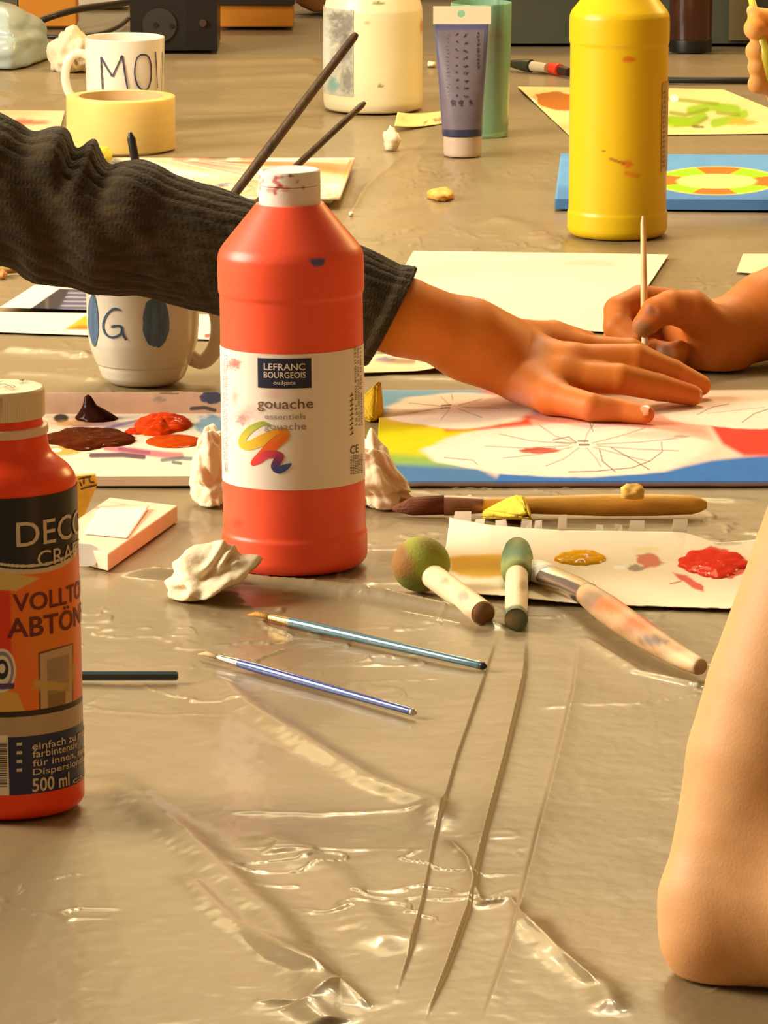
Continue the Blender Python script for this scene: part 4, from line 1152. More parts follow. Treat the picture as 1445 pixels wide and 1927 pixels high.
an = np.arctan2((P_.y - 340) / 26, (P_.x - 1348) / 112)
g = (np.floor((an + math.pi + 0.35) / (2 * math.pi / 8)) % 2 == 0)
P_.put(ring * g, (236, 110, 40)); P_.put(ring * ~g, (150, 196, 36)); P_.put(m_ell(P_.x, P_.y, 1348, 341, 74, 13.5, 0.1), (226, 206, 126))
P_.line([(1040, 396), (1052, 300)], 6, (120, 170, 206), 0.5, soft=4)
mesh('painted_face', V, F, mat('canvas_paint', spec=0.1, rough=0.8, attr=True, bump=0.1, bscale=900), cn, colours=P_.c, smooth=False)

# white sheets between the two hands
def f(P):
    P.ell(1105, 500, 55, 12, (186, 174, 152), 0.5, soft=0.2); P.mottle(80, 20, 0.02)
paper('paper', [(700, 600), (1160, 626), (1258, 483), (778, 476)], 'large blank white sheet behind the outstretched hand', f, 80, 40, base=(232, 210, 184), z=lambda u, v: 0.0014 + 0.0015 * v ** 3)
paper('paper', [(1385, 512), (1500, 520), (1500, 478), (1398, 478)], 'white sheet corner at the right edge above the bare forearm', None, 12, 8, base=(222, 204, 166))
def f(P): P.poly([(850, 566), (896, 564), (900, 582), (850, 590)], (176, 130, 110), soft=1); 
paper('card', [(820, 592), (914, 596), (906, 563), (840, 562)], 'small brownish card with a pale border beside the forearm', f, 30, 14, base=(244, 228, 206), z=lambda u, v: 0.0030 + 0 * u, cat='card')
def f(P):
    P.ell(725, 676, 18, 5, (110, 110, 150), 0.8, soft=0.5, wob=0.5); P.ell(760, 680, 40, 5, (120, 84, 60), 0.7, soft=0.6); P.mottle(30, 8, 0.06)
paper('paper', [(640, 704), (866, 697), (880, 668), (660, 668)], 'cream paper edge poking out below the cuff of the sleeve', f, 60, 14, base=(246, 216, 168), z=lambda u, v: 0.0016 + 0.004 * sstep(0.6, 1, u))
# picture and papers at the left edge
def f(P):
    P.poly([(50, 586), (112, 543), (200, 546), (200, 590)], (70, 62, 62), soft=1.2); P.poly([(110, 586), (134, 548), (200, 550), (200, 589)], (128, 118, 130), 0.8, soft=8)
    for i in range(9): P.line([(128 - i * 2, 551 + i * 4), (200, 552 + i * 4)], 1.6, (80, 80, 120) if i % 2 else (170, 160, 160), 0.8)
    for i in range(8): P.line([(84 + i * .4, 560 + i * 3.3), (91, 561 + i * 3.3)], 1.4, (120, 100, 90), 0.7)
paper('picture', [(0, 584), (300, 592), (300, 541), (76, 535)], 'dark printed picture with a white border left of the mug with blue ovals', f, 160, 50, base=(244, 232, 206), z=lambda u, v: 0.0035 + 0 * u, cat='picture')
def f(P):
    P.poly([(122, 619), (140, 606), (158, 594), (200, 590), (200, 620)], (222, 170, 50), soft=2, wob=3); P.poly([(122, 620), (150, 612), (200, 612), (200, 621)], (214, 96, 40), 0.8, soft=3)
    P.line([(388, 632), (420, 628), (440, 632)], 5, (190, 60, 50), 0.9, soft=2); P.poly([(402, 596), (440, 596), (440, 640), (407, 640)], (200, 90, 70), 0.7, soft=2)
paper('paper', [(-60, 622), (460, 640), (440, 592), (-40, 586)], 'white paper with orange and red marks lying under the mug with blue ovals', f, 200, 30, base=(240, 228, 200), z=lambda u, v: 0.0009 + 0 * u)
a = PZ(-30, 511, 0.004); b = PZ(50, 506, 0.004)
V, F = tube([a, lerp(a, b, .6), lerp(a, b, .96), b], [0.0042, 0.0042, 0.0036, 0.002], 16, 0.7); o = mesh('wooden_stick', V, F, mat('ochre_wood', (170, 128, 60), 0.5, vary=0.2, vscale=80), loc=(a + b) / 2)
tag(o, 'ochre wooden stick under the sleeve at the left edge', 'stick')
p = PZ(4, 523); V, F = crumple(p, (0.0040, 0.006, 0.0040), 3, 3, 0.2); o = mesh('paint_crumb', V, F, mat('crumb_orange', (214, 150, 80), 0.4, vary=0.5, vscale=200), loc=p); tag(o, 'small white and orange crumb at the left edge below the stick', 'crumb')

# paint tray behind the sleeve and the red cap
traym = mat('paint_tray', rough=0.35, attr=True, coat=0.2)
tc = [np.array([*PZ(x, y, 0)[:2], 0]) for x, y in ((120, 396), (640, 394), (668, 318), (168, 318))]
pt = thing('paint_tray', (tc[0] + tc[2]) / 2, 'stained white paint tray behind the sleeve and the red bottle cap', 'paint tray')
nu, nv = 200, 70
def trayz(u, v):
    e = np.minimum(np.minimum(u * 0.30, (1 - u) * 0.30), np.minimum(v * 0.17, (1 - v) * 0.17))
    z = 0.0105 - 0.008 * sstep(0.004, 0.012, e)
    for cu, cvv in ((0.93, 0.25), (0.76, 0.25), (0.59, 0.25), (0.42, 0.25)):
        d = np.hypot((u - cu) * 0.27, (v - cvv) * 0.17); z = np.where(d < 0.021, np.maximum(z, 0.0105 - 0.006 * (1 - sstep(0.012, 0.017, d))), z)
    return z
V, F, u, v = sheet_grid(tc[0], tc[1], tc[2], tc[3], nu, nv, trayz, 0.0022)
P_ = Paint(V, (240, 222, 186)); P_.mottle(20, 10, 0.12)
P_.poly([(600, 302), (668, 300), (664, 330), (600, 326)], (232, 130, 50), 0.9, soft=4, wob=5); P_.ell(620, 330, 36, 10, (240, 176, 70), 0.8, soft=0.5); P_.ell(590, 312, 30, 6, (190, 130, 80), 0.6, soft=0.6, wob=0.6)
for x, y, c in ((340, 299, (190, 90, 50)), (385, 299, (200, 80, 40)), (412, 299, (90, 70, 40)), (465, 300, (190, 90, 50)), (205, 299, (70, 96, 100)), (300, 301, (230, 170, 120)), (440, 316, (226, 196, 70)), (400, 340, (180, 120, 70)), (420, 346, (120, 130, 170)), (450, 350, (230, 130, 80)), (255, 308, (224, 180, 150)), (640, 372, (200, 160, 110))):
    P_.ell(x, y, 20, 5, c, 0.9, soft=0.5, wob=0.7, seed=x)
mesh('tray_body', V, F, traym, pt, colours=P_.c)
p = PZ(186, 304, 0.0106); V, F = crumple(p - np.array([0, 0, 0.0]), (0.012, 0.016, 0.0085), 17, 3, 0.22)
o = mesh('sponge_scrap', V, F, mat('yellow_sponge_scrap', (232, 206, 70), 0.9, vary=0.3, vscale=160, bump=0.4), loc=p); tag(o, 'small yellow scrap on the rim of the paint tray in front of the tape roll', 'scrap')

# long brushes standing in a hidden water jar
JY = PZ(470, 528)[1]
def reach(x0, y0, x1, y1, Y0, Y1, z=0.022):
    a, b = PD(x0, y0, Y0), PD(x1, y1, Y1); return a + (b - a) * ((z - a[2]) / (b[2] - a[2]))
JB = (reach(440, 366, 671, 63, JY - 0.006, JY + 0.03) + reach(567, 304, 686, 193, JY + 0.006, JY + 0.05)) / 2; JB[2] = 0.0
jar = thing('water_jar', JB, 'low glass jar behind the red bottle holding two long brushes', 'jar')
V, F = lathe(rounded([(0.036, 0.0), (0.038, 0.001), (0.038, 0.046), (0.036, 0.046), (0.0355, 0.004), (0.0005, 0.0035)], 0.001), JB, 48)
autosmooth(mesh('jar_body', V, F, mat('jar_glass', (190, 190, 160), 0.08, trans=0.8), jar), 40)
darkh = mat('dark_brush_wood', (82, 58, 28), 0.5, vary=0.35, vscale=160, stretch=(1, 1, 0.25), bump=0.2)
def jar_brush(x0, y0, x1, y1, Y0, Y1, w0, w1, label):
    a = PD(x0, y0, Y0); b = PD(x1, y1, Y1); d = (b - a) / np.linalg.norm(b - a)
    t = (0.012 - a[2]) / d[2]; foot = a + d * t
    s_ = scale_at(b); r1 = w1 / 1.6 / s_; r0 = w0 / 1.7 / s_
    brush('paintbrush', label, [lerp(foot, b, q) for q in (0.2, 0.5, 0.9, 0.985, 1.0)], [r0 * 0.8, r0, r1, r1 * 0.95, r1 * 0.6], darkh,
          ([lerp(foot, b, .09), lerp(foot, b, .21)], [r0 * 0.9, r0 * 0.85]), ([lerp(foot, b, 0), lerp(foot, b, .05), lerp(foot, b, .1)], [0.001, r0, r0 * 0.9]))
jar_brush(440, 366, 671, 63, JY - 0.006, JY + 0.03, 17, 13, 'longer of the two dark wooden brush handles rising behind the red cap')
jar_brush(567, 304, 686, 193, JY + 0.006, JY + 0.05, 12, 10, 'shorter of the two dark wooden brush handles rising behind the red cap')

# ------------------------------------------------------------------ painting with citrus slices
Hp = 0.0035
pc = [PZ(x, y, Hp) for x, y in ((707, 906), (1640, 906), (1600, 734), (716, 734))]
pg = thing('painting', np.array([*((pc[0] + pc[2]) / 2)[:2], 0]), 'unfinished citrus-slice painting on a board under the outstretched hand', 'painting')
V, F, u, v = sheet_grid(pc[0], pc[1], pc[2], pc[3], 560, 220, lambda u, v: Hp + 0.0004 * fbm(u * 9, v * 5, 0, 3), Hp - 0.0004)
P_ = Paint(V, (232, 196, 170)); X, Y_ = P_.x, P_.y
P_.poly([(690, 730), (960, 730), (960, 752), (900, 760), (760, 764), (690, 800)], (120, 166, 190), soft=10)
P_.poly([(890, 728), (1010, 728), (1010, 762), (940, 752)], (226, 100, 70), 0.85, soft=10)
P_.poly([(940, 752), (1010, 756), (1040, 790), (960, 780)], (110, 140, 168), 0.9, soft=12)
P_.poly([(960, 770), (1240, 778), (1330, 800), (1340, 825), (1000, 800)], (226, 120, 88), 0.7, soft=14)
P_.poly([(690, 786), (900, 790), (900, 862), (690, 872)], (214, 196, 8), soft=9)
P_.poly([(690, 782), (840, 784), (900, 800), (830, 806), (690, 802)], (216, 172, 40), 0.9, soft=8)
P_.poly([(820, 790), (995, 778), (1000, 800), (920, 808), (840, 812)], (232, 74, 22), soft=7)
P_.poly([(690, 852), (880, 862), (900, 880), (690, 892)], (120, 166, 70), 0.9, soft=10)
P_.poly([(690, 872), (900, 880), (960, 912), (690, 912)], (66, 112, 160), soft=7)
P_.poly([(940, 888), (1250, 886), (1340, 866), (1500, 850), (1650, 850), (1650, 912), (930, 912)], (48, 106, 176), soft=5)
P_.poly([(1330, 790), (1370, 800), (1650, 795), (1650, 858), (1400, 858), (1360, 836)], (222, 56, 38), soft=6)
P_.ell(866, 772, 140, 33, (240, 214, 190), soft=0.08, wob=0.14, seed=5)
P_.ell(1075, 848, 262, 50, (242, 214, 192), soft=0.05, wob=0.12, seed=7)
P_.ell(1400, 770, 160, 36, (240, 212, 190), soft=0.05, wob=0.12, seed=9)
P_.ell(1090, 842, 200, 38, (246, 222, 200), 0.6, soft=0.15)
P_.poly([(1200, 728), (1650, 728), (1650, 748), (1330, 756)], (222, 176, 150), 0.8, soft=6)
ink = (96, 74, 66)
rng = random.Random(7)
for k in range(11):
    q = k / 11 * 2 * math.pi + 0.2; P_.line([(1098 + 26 * math.cos(q), 838 + 5 * math.sin(q)), (1098 + 110 * math.cos(q) , 838 + 24 * math.sin(q) + 3), (1098 + 185 * math.cos(q + .05), 838 + 42 * math.sin(q + .05))], 0.9, ink, 0.55, soft=1.1)
P_.line([(1245, 832), (1246, 850), (1222, 868), (1190, 880), (1120, 887), (1070, 888)], 1.2, ink, 0.75); P_.line([(1128, 846), (1134, 868), (1158, 888)], 1.5, ink, 0.8); P_.line([(1150, 842), (1196, 868), (1222, 884)], 1.3, ink, 0.8)
P_.line([(1088, 830), (1106, 830)], 2.2, ink, 0.9); P_.line([(1090, 837), (1108, 837)], 2.6, ink, 0.9); P_.line([(1108, 790), (1116, 812)], 1.1, ink, 0.7)
P_.line([(1040, 828), (1070, 822), (1084, 832)], 1.6, ink, 0.7); P_.line([(1046, 832), (1082, 834)], 1.2, ink, 0.7); P_.ell(1014, 848, 34, 6, (206, 70, 44), 0.95, soft=0.2, wob=0.3); P_.line([(978, 848), (1046, 843)], 1.2, ink, 0.7)
P_.ell(1282, 821, 13, 3, (120, 90, 80), 0.8, soft=0.4, wob=0.5); P_.ell(1240, 818, 60, 8, (214, 164, 140), 0.6, soft=0.6, wob=0.5)
for k in range(7):
    q = k / 7 * 2 * math.pi; P_.line([(850 + 20 * math.cos(q), 766 + 4 * math.sin(q)), (850 + 90 * math.cos(q), 768 + 22 * math.sin(q))], 0.9, (150, 124, 112), 0.6, soft=1.1)
P_.line([(832, 763), (848, 762)], 2, ink, 0.8); P_.line([(830, 768), (846, 767)], 2, ink, 0.8); P_.line([(850, 742), (852, 754)], 1.2, ink, 0.6)
P_.line([(1312, 780), (1340, 766), (1372, 760)], 1, ink, 0.6); P_.line([(1396, 795), (1420, 778), (1445, 770)], 1.2, ink, 0.7); P_.line([(1330, 778), (1440, 766)], 0.9, ink, 0.4)
P_.poly([(842, 862), (868, 856), (890, 866), (900, 874), (880, 876)], (242, 218, 196), 0.9, soft=3, wob=3); P_.line([(836, 861), (890, 866), (898, 874)], 1.2, ink, 0.6)
P_.c[:] *= (1 + 0.05 * fbm(X / 18, Y_ / 5, 0, 12, 4))[:, None]
mesh('painted_face', V, F, mat('painting_surface', spec=0.1, rough=0.8, attr=True, bump=0.08, bscale=700), pg, colours=P_.c)

# yellow sponge wedge at its corner
p = PZ(702, 792, 0.0)
bm = bmesh.new()
def solid(name, pts, m, label, cat, loc, sub=2, seed=0, amp=0.0006, bev=0.0012):
    bm = bmesh.new(); vs = [bm.verts.new(tuple(q)) for q in pts]; bmesh.ops.convex_hull(bm, input=vs)
    bmesh.ops.bevel(bm, geom=bm.edges[:], offset=bev, segments=2, affect='EDGES')
    bmesh.ops.triangulate(bm, faces=bm.faces[:]); bmesh.ops.subdivide_edges(bm, edges=bm.edges[:], cuts=sub, use_grid_fill=True)
    bm.verts.index_update(); V = np.array([v.co[:] for v in bm.verts]); F = [tuple(v.index for v in f.verts) for f in bm.faces]; bm.free()
    V = V + amp * np.stack([vnoise(V[:, 0] * 400, V[:, 1] * 400, V[:, 2] * 400, seed + k) for k in range(3)], -1)
    o = mesh(name, V, F, m, loc=loc); return tag(o, label, cat)
spm = mat('yellow_sponge', (232, 186, 36), 0.95, vary=0.18, vscale=150, bump=0.5, bscale=900)
Yw = PZ(0, 792)[1]
solid('sponge_piece', [PD(680, 752, Yw), PD(684, 790, Yw), PD(703, 795, Yw - 0.01), PD(722, 780, Yw), PD(722, 772, Yw + 0.03), PD(716, 716, Yw + 0.012), PD(708, 722, Yw), PD(684, 745, Yw + 0.02), PD(684, 788, Yw + 0.03)], spm, 'yellow sponge wedge standing at the painting corner behind the red bottle', 'sponge', p, 2, 1)

# ------------------------------------------------------------------ paint palette on the left
Ht = 0.007
tcn = [np.array([*PZ(x, y, Ht)[:2], 0]) for x, y in ((20, 897), (440, 896), (440, 778), (70, 779))]
pal = thing('palette', (tcn[0] + tcn[2]) / 2, 'white cardboard palette with brown and orange paint pools below the mug with blue ovals', 'palette')
V, F, u, v = sheet_grid(tcn[0], tcn[1], tcn[2], tcn[3], 260, 110, lambda u, v: Ht + 0 * u, Ht - 0.0008)
P_ = Paint(V, (232, 214, 188)); P_.mottle(30, 10, 0.05)
P_.ell(140, 795, 60, 12, (206, 150, 110), 0.6, soft=0.5, wob=0.5); P_.ell(115, 787, 14, 8, (40, 26, 20), 0.95, soft=0.2); P_.ell(150, 797, 40, 6, (200, 140, 50), 0.8, soft=0.5, wob=0.5)
P_.ell(205, 800, 60, 7, (130, 100, 120), 0.7, soft=0.6, wob=0.8); P_.line([(180, 812), (230, 798), (260, 792)], 3, (110, 84, 120), 0.8, soft=3)
P_.line([(200, 842), (260, 850), (310, 856), (340, 858)], 7, (200, 100, 110), 0.85, soft=5); P_.line([(172, 857), (230, 856), (270, 860)], 6, (84, 46, 66), 0.9, soft=3); P_.line([(225, 845), (280, 852)], 4, (150, 80, 110), 0.8, soft=3)
P_.line([(305, 866), (340, 862), (372, 864)], 4, (80, 100, 100), 0.8, soft=3, ); P_.line([(326, 870), (340, 872)], 4, (50, 100, 80), 0.8, soft=2); P_.ell(400, 800, 30, 18, (120, 156, 176), 0.95, soft=0.3, wob=0.4)
P_.ell(118, 848, 30, 10, (220, 160, 50), 0.9, soft=0.3, wob=0.4); P_.ell(106, 847, 10, 4, (246, 236, 220), 0.9)
pb = mesh('board', V, F, mat('palette_card', spec=0.1, rough=0.8, attr=True), pal, colours=P_.c, smooth=False)
# upright back edge
p0, p1 = tcn[3], tcn[2]; zt = z_row(p0, 741)
# finer flap for its paint marks
uu_, vv_ = np.meshgrid(np.linspace(0, 1, 220), np.linspace(0, 1, 40), indexing='ij')
q = p0 * (1 - uu_[..., None]) + p1 * uu_[..., None]
h_ = zt + 0.0007 * fbm(uu_ * 9, uu_ * 0, 0, 5, 4)
z_ = Ht - 0.003 + (h_ - Ht + 0.003) * vv_
Vf = np.stack([q[..., 0], q[..., 1] + 0.004 * vv_ ** 2, z_], -1).reshape(-1, 3)
Vk = Vf + np.array([0, 0.0016, 0]); nF = len(Vf)
Fq = quads(220, 40); Ff = [tuple(f) for f in Fq] + [tuple(f + nF)[::-1] for f in Fq]
rim = [i * 40 + 39 for i in range(220)]; Ff += [(a, b, b + nF, a + nF) for a, b in zip(rim[:-1], rim[1:])]
Vf = np.vstack([Vf, Vk]); P_ = Paint(Vf, (218, 176, 146)); P_.mottle(40, 12, 0.08)
P_.ell(399, 747, 21, 14, (52, 62, 92), 0.95, soft=0.15, wob=0.3); P_.line([(360, 769), (385, 767), (404, 772)], 5, (60, 60, 70), 0.9, soft=2); P_.ell(300, 752, 10, 6, (120, 130, 130), 0.6, soft=0.6, wob=0.9); P_.line([(302, 740), (335, 741)], 2, (70, 70, 70), 0.7)
mesh('back_flap', Vf, Ff, mat('palette_flap', rough=0.65, attr=True), pal, colours=P_.c)
wet = lambda n, c, **k: mat(n, c, 0.4, spec=0.0, coat=0.12, coatr=0.05, **k)
ptz = Ht + 0.0002
def paint_blob(a, m, label=None, par=pal, **k):
    V, F = blob(*a, **k); o = mesh('paint_blob', V, F, m, par); 
    if label: o['label'] = label
    return o
paint_blob((165, 826, 82, 20, 0.0042, ptz, 3), wet('brown_paint', (92, 36, 14), vary=0.4, vscale=90), 'wide dark brown pool', rough=0.22)
paint_blob((303, 800, 54, 19, 0.0052, ptz, 5), wet('orange_paint', (222, 62, 14), vary=0.3, vscale=120), 'bright orange pool', rough=0.25)
paint_blob((329, 831, 54, 12, 0.0022, ptz, 9), wet('rust_paint', (190, 68, 16), vary=0.15, vscale=90), 'flat rust-orange oval', edge=0.06)
paint_blob((258, 812, 22, 6, 0.0015, ptz, 6), wet('red_orange_paint', (206, 50, 14)), 'thin red-orange run')
# dark brown dollop drawn up to a point
c = PZ(183, 788, ptz); s_ = scale_at(c); na, nr = 40, 30
A, T = np.meshgrid(np.linspace(0, 2 * math.pi, na, endpoint=False), np.linspace(0, 1, nr), indexing='ij')
rad = np.interp(T, [0, .15, .35, .6, .8, .93, 1], [40, 38, 29, 14, 9, 6, 0.6]) / s_ * (1 + 0.16 * fbm(np.cos(A) * 1.5, np.sin(A) * 1.5, T * 2, 4, 3))
hz = np.interp(T, [0, .15, .35, .6, .8, 1], [0, 4, 12, 25, 36, 46]) / s_
bend = np.interp(T, [0, .35, .6, 1], [0, -7, -14, -17]) / s_
V = np.stack([c[0] + rad * np.cos(A) + bend, c[1] + rad * np.sin(A) * 1.0, ptz + hz], -1).reshape(-1, 3)
mesh('paint_dollop', V, quads(na, nr, True), wet('dark_brown_paint', (46, 20, 14)), pal)

# ------------------------------------------------------------------ small carton, yellow tag, white tab
Hb = 0.0105
cq = [PZ(x, y, Hb) for x, y in ((203, 1043), (334, 951), (206, 936), (90, 1014))]
bxr = thing('carton', np.array([*((cq[0] + cq[2]) / 2)[:2], 0]), 'flat cream carton with a paper slip on top beside the tinting-paint bottle', 'carton')
V, F = prism([tuple(q[:2]) for q in cq], 0.0002, Hb)
o = mesh('carton_body', V, F, mat('cream_carton', (240, 206, 172), 0.6, vary=0.05, vscale=60), bxr, smooth=False); md = o.modifiers.new('Bevel', 'BEVEL'); md.width = 0.0007; md.segments = 2
sl = [PZ(x, y, Hb + 0.0005) for x, y in ((240, 1013), (281, 957), (190, 953), (158, 1005))]
V, F, u, v = sheet_grid(sl[0], sl[1], sl[2], sl[3], 20, 20, lambda u, v: Hb + 0.0008 + 0.0015 * (1 - v) * u ** 2, 0.0003)
mesh('paper_slip', V, F, mat('slip_paper', (248, 226, 206), 0.6), bxr)
V, F = merge(*[(lambda r: (np.c_[r[0][:, :2], np.full(len(r[0]), Hb + 0.0004)], r[1]))(ribbon([PZ(x, y, Hb)[:2] for x, y in q], 0.0006, n=10)) for q in ([(193, 944), (215, 946), (237, 949)], [(214, 951), (240, 950)])])
mesh('printed_line', V, F, greyink, bxr, smooth=False)
tq = [(100, 1064), (165, 1066), (178, 1063), (186, 1054), (187, 1040), (183, 1030), (170, 1024), (100, 1020)]
V = [PZ(x, y, 0.0016 + (1066 - y) / 46 * 0.0135) for x, y in tq]; n = len(V)
V = V + [q + np.array([0, 0.0012, -0.0003]) for q in V]
F = [tuple(range(n)), tuple(range(n, 2 * n))[::-1]] + [(i, n + i, n + (i + 1) % n, (i + 1) % n) for i in range(n)]
o = mesh('plastic_tab', V, F, mat('white_tab', (250, 244, 234), 0.35), loc=PZ(150, 1064), smooth=False)
tag(o, 'rounded white plastic tab lying against the cream carton', 'tab')
Yt = PZ(0, 1000)[1] + 0.02
pts = [PD(x, y, Yt) for x, y in [(110, 1004), (110, 918), (178, 913), (184, 930), (176, 948), (166, 972), (152, 1006)]]
V = [tuple(q) for q in pts] + [(q[0], q[1] + 0.006, q[2]) for q in pts]; n = len(pts)
F = [tuple(range(n)), tuple(range(n, 2 * n))[::-1]] + [(i, n + i, n + (i + 1) % n, (i + 1) % n) for i in range(n)]
zb_ = min(v[2] for v in V); V = np.array(V); V[:, 2] -= zb_ - 0.0004
yt = thing('packet', np.array([pts[0][0], Yt, 0]), 'yellow packet with black lettering half hidden by the tinting-paint bottle', 'packet')
o = mesh('packet_body', V, F, mat('yellow_packet', (206, 160, 30), 0.5, vary=0.25, vscale=90), yt, smooth=False)
parts = []
for q in ([(152, 940), (165, 936), (182, 932)], [(148, 921), (160, 918), (172, 916)], [(158, 919), (158, 930)], [(168, 918), (170, 926), (178, 927)], [(150, 926), (154, 934)]):
    W_ = [PD(x, y, Yt - 0.0006) for x, y in q]; V, F = ribbon([(w[0], w[2]) for w in W_], 0.0011, n=12); parts.append((np.stack([V[:, 0], np.full(len(V), Yt - 0.0006), V[:, 1] - zb_ + 0.0004], -1), F))
V, F = merge(*parts); mesh('lettering', V, F, darkink, yt, smooth=False)

# ------------------------------------------------------------------ tissues
def tissue_thing(px, py, size, seed, label, sub=5, amp=0.38, stretch=None):
    p = PZ(px, py); V, F = crumple(p, size, seed, sub, amp, 5, 0.75)
    if stretch: V = stretch(V, p)
    o = mesh('tissue', V, F, tissue, loc=p); return tag(o, label, 'tissue')
def lift_right(V, p):
    q = V - p; q[:, 2] += np.clip(q[:, 0] + 0.004, 0, 1) * 0.42 * (0.4 + 0.6 * np.clip(-q[:, 1] / 0.02 + 1, 0, 1)); return q + p
tissue_thing(392, 1118, (0.024, 0.030, 0.0145), 51, 'crumpled tissue on the rolled fold in front of the red bottle', 5, 0.36, lift_right)
p = PZ(400, 945); V, F = crumple(p, (0.0125, 0.022, 0.026), 77, 5, 0.28); V[:, 2] = np.where(V[:, 2] > 0.02, 0.02 + (V[:, 2] - 0.02) * 1.15, V[:, 2])
tag(mesh('tissue', V, F, tissue, loc=p), 'upright cream tissue left of the red bottle label', 'tissue')
p = PZ(716, 950); V, F = crumple(p, (0.018, 0.022, 0.020), 91, 5, 0.34)
q = V - p; q[:, 2] *= np.interp(q[:, 0], [-0.02, -0.004, 0.02], [1.5, 1.25, 0.45]); V = q + p
tag(mesh('tissue', V, F, tissue, loc=p), 'crumpled tissue right of the red bottle by the big brush', 'tissue')

# ------------------------------------------------------------------ brushes lying about
def onray(px, py, z): return PZ(px, py, z)
woody = mat('yellow_brush_wood', (216, 156, 56), 0.55, vary=0.3, vscale=70, stretch=(0.3, 1, 1), bump=0.15)
a, b = onray(850, 951, .0075), onray(1330, 950, .0075)
ax = lambda t: lerp(a, b, t)
s_ = scale_at(a)
brush('paintbrush', 'thick brush with a yellowed wooden handle lying along the painting edge',
      [ax(.10), ax(.22), ax(.42), ax(.6), ax(.8), ax(.94), ax(.975), ax(1.0)], [.0045, .0050, .0060, .0070, .0069, .0060, .0045, .0022], woody,
      ([ax(-.03), ax(0.0), ax(.12)], [.0064, .0064, .0050]), ([onray(738, 958, .004), onray(775, 953, .006), onray(838, 950, .0072)], [.0012, .0058, .0062], [1, 1, 1]),
      fmat=mat('worn_ferrule', (150, 104, 78), 0.4, metal=0.5, vary=0.4, vscale=120), hmat=mat('brown_bristle', (110, 56, 24), 0.8, bump=0.8, bscale=700, stretch=(0.1, 1, 1)))
solid('sponge_piece', [onray(903, 975, .001), onray(1001, 981, .001), onray(999, 975, .012), onray(985, 931, .022), onray(970, 930, .022), onray(908, 961, .008), onray(930, 950, .001), onray(1000, 965, .001)], mat('pale_yellow_sponge', (236, 204, 64), 0.95, vary=0.12, vscale=150, bump=0.5, bscale=900), 'yellow sponge wedge lying against the thick brush handle', 'sponge', PZ(950, 975), 2, 5)
p = onray(1190, 938, 0.0142); V, F = crumple(p, (.0075, .006, .0055), 8, 3, 0.3); tag(mesh('sponge_crumb', V, F, mat('sponge_crumb_yellow', (236, 184, 84), 0.9, vary=0.3, vscale=150), loc=p), 'small yellow crumb resting on the thick brush handle', 'crumb')

# torn sheet used as a palette
tp = thing('paper_palette', PZ(1120, 1080), 'torn sheet used as palette with yellow and red paint under the round sponge dabbers', 'paper')
out_b = [(822, 1108), (905, 1124), (1000, 1132), (1075, 1137), (1200, 1142), (1370, 1147), (1460, 1142), (1620, 1130)]
out_t = [(846, 978), (920, 992), (990, 998), (1070, 1003), (1180, 1004), (1290, 1006), (1345, 1014), (1440, 1006), (1620, 1000)]
nu, nv = 320, 110
U_ = np.linspace(0, 1, nu); lo = resample(np.array(out_b, float), nu); hi = resample(np.array(out_t, float), nu)
lo[:, 1] += 0.8 * fbm(U_ * 60, U_ * 0, 0, 4, 3); Vv = np.linspace(0, 1, nv)
lift = lambda v, u: 0.0010 + 0.0075 * np.clip((v - 0.68) / 0.32, 0, 1) ** 1.7 * (1 - 0.55 * sstep(0.55, 0.68, u)) + 0.0016 * np.exp(-((u - 0.15) / 0.12) ** 2) * (1 - v) + 0.0008 * np.exp(-(v / 0.1) ** 2)
UU, VV = np.meshgrid(U_, Vv, indexing='ij'); ZZ = lift(VV, UU)
G0 = np.array([PZ(x, y, 0.001) for x, y in lo]); G1 = np.array([PZ(x, y, 0.007) for x, y in hi])
XY = G0[:, None, :2] * (1 - VV[..., None]) + G1[:, None, :2] * VV[..., None]
Vt = np.concatenate([XY, ZZ[..., None]], -1).reshape(-1, 3); nF = nu * nv
Fq = quads(nu, nv)
rim = [i * nv for i in range(nu)] + [(nu - 1) * nv + j for j in range(1, nv)] + [i * nv + nv - 1 for i in range(nu - 2, -1, -1)] + [j for j in range(nv - 2, 0, -1)]
V = np.vstack([Vt, Vt - np.array([0, 0, 0.0004])]); F = [tuple(f) for f in Fq] + [tuple(f + nF)[::-1] for f in Fq] + [(rim[(i + 1) % len(rim)], rim[i], rim[i] + nF, rim[(i + 1) % len(rim)] + nF) for i in range(len(rim))]
P_ = Paint(V, (246, 228, 196)); P_.mottle(60, 20, 0.03)
P_.poly([(846, 1050), (880, 1044), (946, 1042), (950, 1084), (890, 1088), (850, 1076)], (228, 176, 30), 0.95, soft=5, wob=5)
P_.ell(1215, 1034, 24, 5, (236, 216, 150), 0.8, soft=0.6); P_.ell(1370, 1022, 20, 5, (190, 170, 140), 0.8, soft=0.5, wob=0.8)
P_.poly([(1196, 1046), (1224, 1042), (1252, 1058), (1236, 1064), (1210, 1072)], (206, 90, 60), 0.85, soft=3, wob=7); P_.ell(1196, 1069, 13, 7, (150, 130, 110), 0.9, soft=0.3, wob=0.4); P_.ell(1165, 1068, 12, 4, (250, 246, 236))
P_.poly([(1265, 1078), (1290, 1082), (1324, 1104), (1322, 1114), (1300, 1106)], (222, 84, 66), 0.95, soft=2, wob=4); P_.line([(1260, 1099), (1282, 1094)], 2, (200, 100, 80), 0.8)
P_.poly([(1276, 1056), (1320, 1036), (1336, 1028), (1362, 1032), (1400, 1050), (1412, 1068), (1380, 1088), (1330, 1086), (1290, 1074)], (224, 70, 52), 0.95, soft=2, wob=6)
ps = mesh('sheet', V, F, mat('palette_paper', spec=0.1, rough=0.8, attr=True), tp, colours=P_.c)
